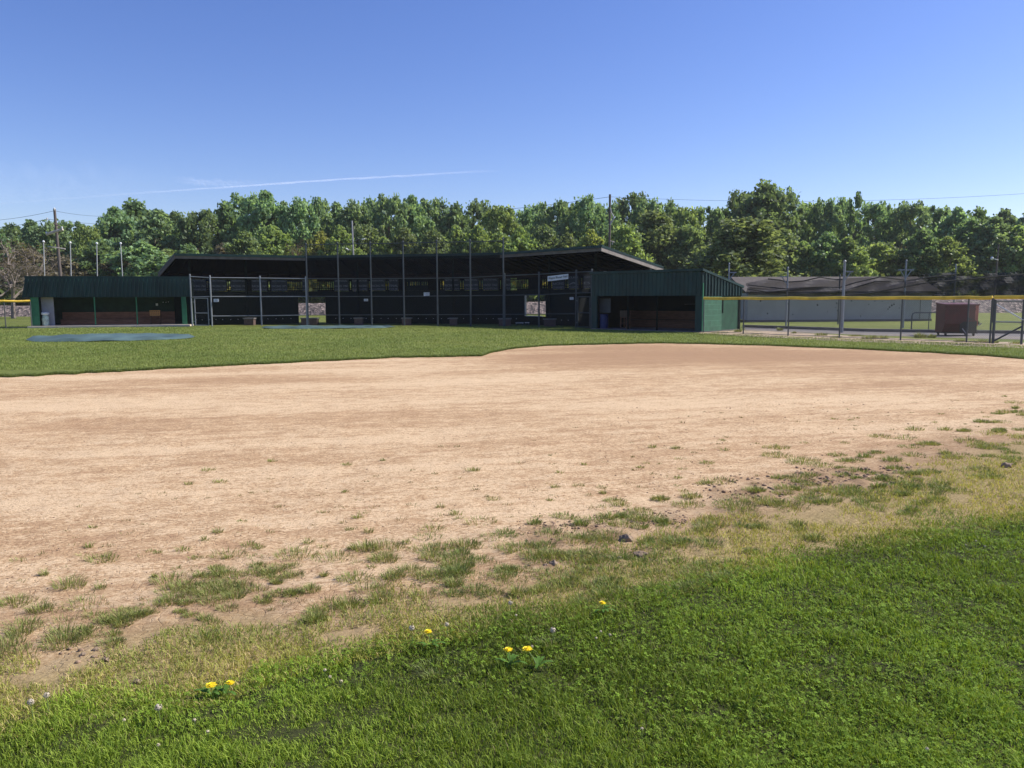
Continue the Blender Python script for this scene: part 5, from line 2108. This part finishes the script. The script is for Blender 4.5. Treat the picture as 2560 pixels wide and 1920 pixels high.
for lst, sm in ((small, True), (broad, False)):
    for (px, py) in lst:
        p = G(px, py)
        dist = p.y
        rad = (0.03 if sm else 0.075) * (0.6 + 0.9 * random.random()) * min(1.6, (dist / 4.5)) ** 0.8
        nb = int((60 if sm else 230) * (0.7 + 0.6 * random.random()))
        hm = (0.055 if sm else 0.088) * (0.75 + 0.5 * random.random())
        x, y, h, lean, ang, c = tuft_arrays(0, 0, rad, nb, hm)
        w = np.full(nb, 0.0025 * (dist / 3) ** 0.6)
        me_ = blades('grass_tuft', x, y, np.full(nb, -0.004), h, w, lean, ang, c * 0.9, c, M['grass'])
        o = np_obj('grass_tuft', me_, None, (p.x, p.y, float(gz(np.array([p.x]), np.array([p.y]))[0])))
        if sm:
            tag(o, 'small isolated grass tuft growing from the bare tan dirt', 'grass tuft', 'small tufts on the dirt')
        else:
            tag(o, 'broad grass clump at the ragged border of dirt and lawn', 'grass clump', 'broad clumps at the dirt border')
# the countless small tufts further along
xs, ys, hs, ls, as_, cs = [], [], [], [], [], []
nt_ = 4200
y = 3.2 * (26 / 3.2) ** RNG.random(nt_)
a = (RNG.random(nt_) * 2 - 1) * 0.85
d0, d1 = Dat(dry_edge, a), Dat(tuft_edge, a)
f_ = (y - d0) / (d1 - d0)
cl = fbm(a * y * 0.8, y * 0.8, 81)
k = (f_ > -0.1) & (f_ < 1) & (RNG.random(nt_) < np.clip(1.0 - 1.1 * f_, np.where(a > 0, 0.10, 0.05), 1) * np.clip((cl - 0.28) * 3.2, 0.05, 1)) & ((a > 0.02) | (RNG.random(nt_) < 0.4))
for yy, a_, ff in zip(y[k], a[k], f_[k]):
    big = random.random() < 0.75 - 0.8 * ff
    rad = (0.075 if big else 0.03) * (0.6 + 0.8 * random.random()) * (1 + 0.05 * yy)
    nb = int((170 if big else 40) * (0.6 + 0.7 * random.random()))
    t6 = tuft_arrays(a_ * yy, yy, rad, nb, (0.074 if big else 0.045) * (0.7 + 0.5 * random.random()))
    for L_, v in zip((xs, ys, hs, ls, as_, cs), t6):
        L_.append(v)
for _ in range(400):
    a_ = random.uniform(-0.12, 0.78)
    ff = random.uniform(-0.35, 0.42)
    d0_, d1_ = float(Dat(dry_edge, np.array([a_]))[0]), float(Dat(tuft_edge, np.array([a_]))[0])
    yy = d0_ + ff * (d1_ - d0_)
    if random.random() > 1.0 - 1.6 * max(0, ff) or float(fbm(np.array([a_ * yy * 1.1]), np.array([yy * 1.1]), 85)[0]) < 0.44:
        continue
    t6 = tuft_arrays(a_ * yy, yy, random.uniform(0.035, 0.10) * (1 + 0.03 * yy), int(random.uniform(90, 210)), random.uniform(0.05, 0.09))
    t6 = t6[:5] + (t6[5] * np.array([0.78, 0.88, 0.8]),)
    for L_, v in zip((xs, ys, hs, ls, as_, cs), t6):
        L_.append(v)
for _ in range(1700):
    a_ = random.uniform(-0.72, 0.78)
    yy = 3.6 * (21 / 3.6) ** random.random()
    d0_, d1_ = float(Dat(dry_edge, np.array([a_]))[0]), float(Dat(tuft_edge, np.array([a_]))[0])
    ff = (yy - d0_) / (d1_ - d0_)
    if ff < 0 or ff > 1.6 or random.random() > 0.85 * math.exp(-1.1 * ff):
        continue
    t6 = tuft_arrays(a_ * yy, yy, random.uniform(0.012, 0.04) * (1 + 0.05 * yy), random.randint(8, 26), random.uniform(0.02, 0.045))
    t6 = t6[:5] + (t6[5] * np.array([0.72, 0.66, 0.7]),)
    for L_, v in zip((xs, ys, hs, ls, as_, cs), t6):
        L_.append(v)
# the long thick patch on the left
for (px, py, rd) in ((250, 1560, 0.13), (300, 1545, 0.15), (360, 1525, 0.15), (420, 1500, 0.16), (480, 1480, 0.17), (540, 1462, 0.17), (600, 1450, 0.17), (650, 1440, 0.16), (680, 1425, 0.13), (560, 1500, 0.15), (480, 1530, 0.13), (620, 1490, 0.14), (690, 1470, 0.12), (520, 1440, 0.12), (250, 1590, 0.1)):
    for _ in range(5):
        p = G(px + random.uniform(-55, 55), py + random.uniform(-26, 26))
        t6 = tuft_arrays(p.x, p.y, rd * random.uniform(0.25, 0.65), 150, 0.06 * random.uniform(0.6, 1.1))
        for L_, v in zip((xs, ys, hs, ls, as_, cs), t6):
            L_.append(v)
xs, ys, hs, ls, as_, cs = map(np.concatenate, (xs, ys, hs, ls, as_, cs))
w = 0.0025 * (ys / 3) ** 0.6
o = np_obj('sparse_grass', blades('sparse_grass', xs, ys, gz(xs, ys) - 0.004, hs, w, ls, as_, cs * 0.9, cs, M['grass']))
struct(o, 'stuff')
o['label'] = 'patchy grass creeping over the edge of the dirt'

# mown infield grass
n = 330000
y = 19 * (52 / 19.0) ** RNG.random(n)
a = (RNG.random(n) * 2 - 1) * 0.86
x = a * y
fe = Dat(far_edge, a) + 0.02
k = (y > fe)
for Fq, Lq, Dq in ((Frame(G(81, 819.3), G(479, 814.6)), None, 4), (Frame(G(1479, 822), G(1753, 830.3)), None, 4)):
    px_, py_ = x - Fq.A.x, y - Fq.A.y
    s_ = px_ * Fq.u.x + py_ * Fq.u.y
    d_ = px_ * Fq.n.x + py_ * Fq.n.y
    k &= ~((s_ > -0.6) & (s_ < Fq.L + 0.4) & (d_ > -0.45) & (d_ < 6))
Fq = Frame(fp[0], fp[-1])
d_ = (x - Fq.A.x) * Fq.n.x + (y - Fq.A.y) * Fq.n.y
k &= ~((d_ > -0.45) & (x > 8.5))
for cx_, cy_, rx_, ry_ in ((G(272, 846).x, G(272, 846).y + 0.2, 3.5, 2.75), (G(812, 819).x, G(812, 819).y, 3.95, 1.75)):
    k &= ((x - cx_) / rx_) ** 2 + ((y - cy_) / ry_) ** 2 > 1.0
k &= ~((y > 48) & (a > -0.43) & (a < 0.06))
x, y = x[k], y[k]
n = len(x)
pn = fbm(x * 0.35, y * 0.35, 91)[:, None]
pf = fbm(x * 2.2, y * 2.2, 93)[:, None]
ct = (np.array([0.15, 0.215, 0.045]) * (1 - pn) + np.array([0.30, 0.345, 0.10]) * pn) * (0.6 + 0.8 * pf) * (0.75 + 0.5 * RNG.random((n, 1)))
h = 0.035 + 0.035 * RNG.random(n)
w = 0.009 + 0.006 * RNG.random(n)
o = np_obj('infield_grass', blades('infield_grass', x, y, np.full(n, -0.022), h, w * (y / 30), 0.3 + 0.6 * RNG.random(n), RNG.random(n) * 6.28, ct * 0.9, ct, M['grass']))
struct(o, 'stuff')
o['label'] = 'short mown grass of the infield and along the fence'
# ragged turf lip where the infield grass overhangs the dirt
n = 60000
a = (RNG.random(n) * 2 - 1) * 0.86
y = Dat(far_edge, a) + 0.22 * (RNG.random(n) - 0.45) + 0.35 * (fbm(a * 60, a * 0 + 3, 97) - 0.5)
x = a * y
r = RNG.random((n, 1))
ct = (np.array([0.10, 0.16, 0.035]) * r + np.array([0.21, 0.25, 0.07]) * (1 - r)) * (0.7 + 0.5 * RNG.random((n, 1)))
o = np_obj('turf_lip', blades('turf_lip', x, y, np.full(n, -0.022), 0.06 + 0.06 * RNG.random(n), 0.012 * y / 26, 0.4 + 0.6 * RNG.random(n), RNG.random(n) * 6.28, ct * 0.9, ct, M['grass']))
struct(o, 'stuff')
o['label'] = 'ragged longer grass along the edge of the infield dirt'
# weeds along the right fence
xs, ys, hs, ls, as_, cs = [], [], [], [], [], []
for (px, py, rad, hm) in ((1985, 832, 0.1, 0.14), (2052, 838, 0.25, 0.22), (2140, 840, 0.3, 0.16), (2175, 846, 0.28, 0.26), (2208, 846, 0.2, 0.22), (2300, 843, 0.2, 0.38), (2330, 843, 0.15, 0.25), (2450, 855, 0.35, 0.2), (2480, 856, 0.2, 0.2), (1950, 826, 0.12, 0.3), (2400, 853, 0.2, 0.15), (2540, 858, 0.2, 0.15), (1845, 829, 0.15, 0.25), (2090, 843, 0.2, 0.12), (1900, 835, 0.3, 0.1), (1800, 831, 0.4, 0.1)):
    p = G(px, py)
    t6 = tuft_arrays(p.x, p.y, rad, 160, hm)
    for L_, v in zip((xs, ys, hs, ls, as_, cs), t6):
        L_.append(v)
xs, ys, hs, ls, as_, cs = map(np.concatenate, (xs, ys, hs, ls, as_, cs))
o = np_obj('weeds', blades('weeds', xs, ys, np.full(len(xs), -0.02), hs, np.full(len(xs), 0.018), ls, as_, cs * 0.8, cs * 0.9, M['grass']))
struct(o, 'stuff')
o['label'] = 'weeds growing at the foot of the chain link fence'


# ------------------------------------------------------------------ soil crumbs and rocks
def lump(rng, r, flat=0.6):
    import itertools
    ico = [(0, 0, 1)] + [(math.cos(a) * 0.9, math.sin(a) * 0.9, 0.42) for a in np.arange(5) * 1.2566] + [(math.cos(a + 0.63) * 0.9, math.sin(a + 0.63) * 0.9, -0.42) for a in np.arange(5) * 1.2566] + [(0, 0, -1)]
    v = np.array(ico) * (0.75 + 0.5 * rng.random((12, 1))) * r * np.array([1.2, 0.9, flat])
    fs = [(0, 1 + i, 1 + (i + 1) % 5) for i in range(5)] + [(1 + i, 6 + i, 1 + (i + 1) % 5) for i in range(5)] + [(1 + (i + 1) % 5, 6 + i, 6 + (i + 1) % 5) for i in range(5)] + [(11, 6 + (i + 1) % 5, 6 + i) for i in range(5)]
    return v, fs


rng = np.random.default_rng(77)
VA, LA, SA = [], [], []
off = 0


def add_lump(cx_, cy_, r):
    global off
    v, fs = lump(rng, r)
    th = rng.random() * 6.28
    c_, s_ = math.cos(th), math.sin(th)
    v = np.stack([v[:, 0] * c_ - v[:, 1] * s_ + cx_, v[:, 0] * s_ + v[:, 1] * c_ + cy_, v[:, 2] + float(gz(np.array([cx_]), np.array([cy_]))[0]) + r * 0.15], 1)
    VA.append(v)
    LA.append(np.array(fs).ravel() + off)
    off += 12


for (px0, px1, ylo, yhi, cnt, r0, r1) in ((1290, 1540, 1305, 1355, 240, 0.005, 0.014), (1480, 1720, 1272, 1310, 160, 0.005, 0.014), (1990, 2300, 1168, 1215, 330, 0.006, 0.020), (1750, 2050, 1190, 1250, 160, 0.006, 0.018), (1360, 1700, 1360, 1420, 60, 0.006, 0.014), (150, 270, 1610, 1660, 24, 0.006, 0.016), (0, 2560, 1050, 1450, 900, 0.003, 0.007), (0, 1700, 1350, 1600, 350, 0.003, 0.008), (1500, 2560, 1000, 1250, 350, 0.004, 0.01)):
    for _ in range(cnt):
        p = G(rng.uniform(px0, px1), rng.uniform(ylo, yhi))
        add_lump(p.x, p.y, (r0 + (r1 - r0) * rng.random() ** 2.5) * (p.y / 5) ** 0.4)
LA = np.concatenate(LA)
o = np_obj('soil_crumbs', np_mesh('soil_crumbs', np.concatenate(VA), LA, np.arange(len(LA) // 3) * 3, M['crumb']))
struct(o, 'stuff')
o['label'] = 'crumbs of dried soil scattered near the grass edge'
rocks = [(1566, 1352, 0.045, 'largest tan rock lying beside a grass clump at the dirt edge'), (1600, 1392, 0.04, 'dark flat clod right below the largest tan rock'), (1385, 1416, 0.03, 'dark lump of dried mud below the cracked soil'), (1366, 1419, 0.018, 'small dark mud lump beside a larger one'), (265, 1650, 0.018, 'brown clod on the bare patch at lower left, rightmost of its cluster'), (207, 1640, 0.014, 'small dark clod on the bare patch at lower left, leftmost of its cluster'), (240, 1627, 0.014, 'small dark clod on the bare patch at lower left, upper one'), (2515, 1168, 0.05, 'dark clod lying in the dry grass near the right edge'), (1550, 1400, 0.022, 'flat clod just left of the dark flat one'), (345, 1705, 0.02, 'reddish lump in the dry grass left of two dandelions')]
for (px, py, r_, lab) in rocks:
    p = G(px, py)
    v, fs = lump(rng, r_, 0.75)
    v2 = v.copy()
    me_ = np_mesh('rock', v2, np.array(fs).ravel(), np.arange(20) * 3, M['rock'])
    o = np_obj('rock', me_, None, (p.x, p.y, float(gz(np.array([p.x]), np.array([p.y]))[0]) + r_ * 0.35))
    md = o.modifiers.new('sub', 'SUBSURF')
    md.subdivision_type = 'SIMPLE'
    md.levels = md.render_levels = 3
    tx = bpy.data.textures.new('rockn', 'CLOUDS')
    tx.noise_scale = r_ * 0.7
    dm = o.modifiers.new('disp', 'DISPLACE')
    dm.texture = tx
    dm.strength = r_ * 0.55
    dm.mid_level = 0.5
    tag(o, lab, 'rock')


# ------------------------------------------------------------------ flowers
def dandelion(px, py, z, label, tilt=(0, 0)):
    p = G(px, py, z)
    g = Vector((p.x + tilt[0], p.y + tilt[1], 0))
    t_ = thing('dandelion', label, 'dandelion', g, 'yellow dandelions in the lawn')
    mb = MB()
    mb.path([g, g.lerp(p, 0.5) + Vector((0.005, 0, 0.005)), p], [0.0022, 0.002, 0.002], 6)
    mb.build('stem', M['stem'], t_)
    rg = random.Random(px)
    fs_ = 0.8 + 0.35 * rg.random()
    mb = MB()
    for ring, (n_, rr, zz) in enumerate(((26, 0.021, 0.0), (22, 0.017, 0.004), (16, 0.012, 0.007), (9, 0.006, 0.009))):
        for k in range(n_):
            a = 2 * math.pi * (k + rg.random() * 0.4) / n_
            d = Vector((math.cos(a), math.sin(a), 0))
            sd_ = Vector((-d.y, d.x, 0)) * 0.0022
            c0 = p + Vector((0, 0, zz))
            rr2 = rr * fs_ * (0.88 + 0.24 * rg.random())
            t1 = c0 + d * rr2 + Vector((0, 0, 0.002 + 0.004 * rg.random()))
            mb.quadface(c0 + d * rr * 0.2 - sd_ * 0.5, c0 + d * rr * 0.2 + sd_ * 0.5, t1 + sd_, t1 - sd_)
    mb.lathe(p, [(0.004, -0.006), (0.008, -0.002), (0.010, 0.003), (0.004, 0.009)], 8)
    mb.build('flower_head', M['petal'], t_)
    for k in range(5):
        a = rg.random() * 6.28
        d = Vector((math.cos(a), math.sin(a), 0))
        sd_ = Vector((-d.y, d.x, 0))
        mb = MB()
        prev = None
        Ln = 0.045 + 0.04 * rg.random()
        for i in range(6):
            f_ = i / 5
            c0 = g + d * Ln * f_ + Vector((0, 0, 0.02 + 0.05 * f_ * (1.3 - f_)))
            ww = 0.011 * math.sin(0.4 + 2.5 * f_) * (0.6 if i % 2 else 1.0)
            if prev:
                mb.quadface(prev[0], prev[1], c0 + sd_ * ww, c0 - sd_ * ww)
            prev = (c0 - sd_ * ww, c0 + sd_ * ww)
        mb.build('leaf', M['dandleaf'], t_)
    return t_


dandelion(1270, 1626, 0.085, 'yellow dandelion, left one of the close pair in the lush grass', (0.01, 0.0))
dandelion(1318, 1624, 0.085, 'yellow dandelion, right one of the close pair in the lush grass', (0.05, -0.03))
dandelion(1070, 1581, 0.08, 'yellow dandelion next to a white seed head at the lawn edge', (0.01, -0.02))
dandelion(1506, 1509, 0.06, 'yellow dandelion standing alone, highest and farthest up the lawn edge')
dandelion(527, 1715, 0.06, 'flat yellow dandelion, left one of two at the lower left lawn edge')
dandelion(575, 1709, 0.065, 'yellow dandelion, right one of two at the lower left lawn edge', (-0.02, 0))


def seedhead(px, py, z, r_, label):
    p = G(px, py, z)
    g = Vector((p.x + 0.005, p.y, 0))
    t_ = thing('seed_head', label, 'dandelion', g, 'white dandelion seed heads')
    mb = MB()
    mb.path([g, p], [0.002, 0.0018], 5)
    mb.build('stem', M['stem'], t_)
    mb = MB()
    rg = np.random.default_rng(px)
    for d in rand_unit(90, rg):
        d = Vector(d.tolist())
        q = p + d * r_
        s1_ = d.orthogonal().normalized() * r_ * 0.22
        s2_ = d.cross(s1_)
        mb.quadface(q - s1_, q - s2_, q + s1_, q + s2_)
        mb.tube(p, q, 0.0004, n=3, cap=False)
    mb.build('fluff', M['fluff'], t_)


seedhead(1029, 1570, 0.10, 0.014, 'round white seed head left of a yellow dandelion')
seedhead(1117, 1561, 0.08, 0.011, 'small closed white seed head right of a yellow dandelion')
seedhead(396, 1768, 0.07, 0.014, 'ragged white seed head at lower left in the dark grass')
seedhead(77, 1755, 0.09, 0.013, 'pale seed head near the left edge')
seedhead(116, 1738, 0.09, 0.012, 'small pale seed head near the left edge')
seedhead(1276, 1507, 0.07, 0.012, 'small white seed head up in the dry grass')
seedhead(1382, 1575, 0.06, 0.014, 'pale drooping seed head at the lawn edge, right of the dandelion pair')


def clover_flower(px, py, z, r_, label):
    p = G(px, py, z)
    g = Vector((p.x, p.y, 0))
    t_ = thing('clover_flower', label, 'clover flower', g, 'white clover flowers in the lawn')
    mb = MB()
    mb.path([g, p], [0.0014, 0.0012], 5)
    mb.build('stem', M['stem'], t_)
    mb = MB()
    rg = np.random.default_rng(px)
    for d in rand_unit(60, rg):
        d = Vector(d.tolist())
        if d.z < -0.5:
            continue
        q = p + d * r_
        s1_ = d.orthogonal().normalized() * r_ * 0.3
        s2_ = d.cross(s1_)
        mb.quadface(p + d * r_ * 0.3, q - s1_, q + d * r_ * 0.15, q + s2_)
        mb.quadface(q - s1_, q - s2_, q + s1_, q + s2_)
    mb.build('flower_head', M['clover_white'], t_)


cl_l = ['leftmost of three near the two dandelions', 'middle of three near the two dandelions', 'lowest of three near the two dandelions']
for i, (px, py) in enumerate(((812, 1675), (825, 1692), (853, 1703))):
    clover_flower(px, py, 0.045, 0.0068, 'white clover flower, %s' % cl_l[i])
for px, py, lab in ((486, 1800, 'white clover flower below the flat dandelion'), (310, 1800, 'white clover flower low in the dark grass at lower left'), (519, 1829, 'pinkish white clover flower in the dark grass, lower left'), (396, 1862, 'tiny white clover flower near the bottom, lower left'),
                    (1490, 1595, 'white clover flower, left of a close trio'), (1502, 1579, 'white clover flower, top of a close trio'), (1525, 1587, 'white clover flower, right of a close trio'), (1330, 1616, 'tiny white clover bud beside the dandelion pair'), (1290, 1538, 'white clover flower in dry grass above the dandelion pair'),
                    (2415, 1362, 'white clover flower on the far lawn, left of three'), (2440, 1352, 'white clover flower on the far lawn, top of three'), (2462, 1366, 'white clover flower on the far lawn, right of three'), (2318, 1872, 'white clover flower close to the bottom right corner'), (1605, 1822, 'tiny white clover flower low on the right lawn')):
    clover_flower(px, py, 0.045, 0.0062, lab)

m = bpy.data.materials.new('thin_air_haze')
m.use_nodes = True
nt = m.node_tree
nt.nodes.remove(nt.nodes['Principled BSDF'])
pv = nt.nodes.new('ShaderNodeVolumePrincipled')
pv.inputs['Color'].default_value = (0.95, 0.97, 0.95, 1)
pv.inputs['Density'].default_value = 0.00022
pv.inputs['Anisotropy'].default_value = 0.2
nt.links.new(pv.outputs[0], nt.nodes['Material Output'].inputs['Volume'])
mb = MB()
mb.box(-265, 265, -65, 245, -1.1, 21)
hz = struct(mb.build('haze', m), 'stuff')
hz['label'] = 'thin pale air between the camera and the trees'
S.cycles.max_bounces = 9
S.cycles.volume_bounces = 0
S.cycles.diffuse_bounces = 5
S.cycles.transparent_max_bounces = 24
S.cycles.caustics_reflective = False
S.cycles.caustics_refractive = False
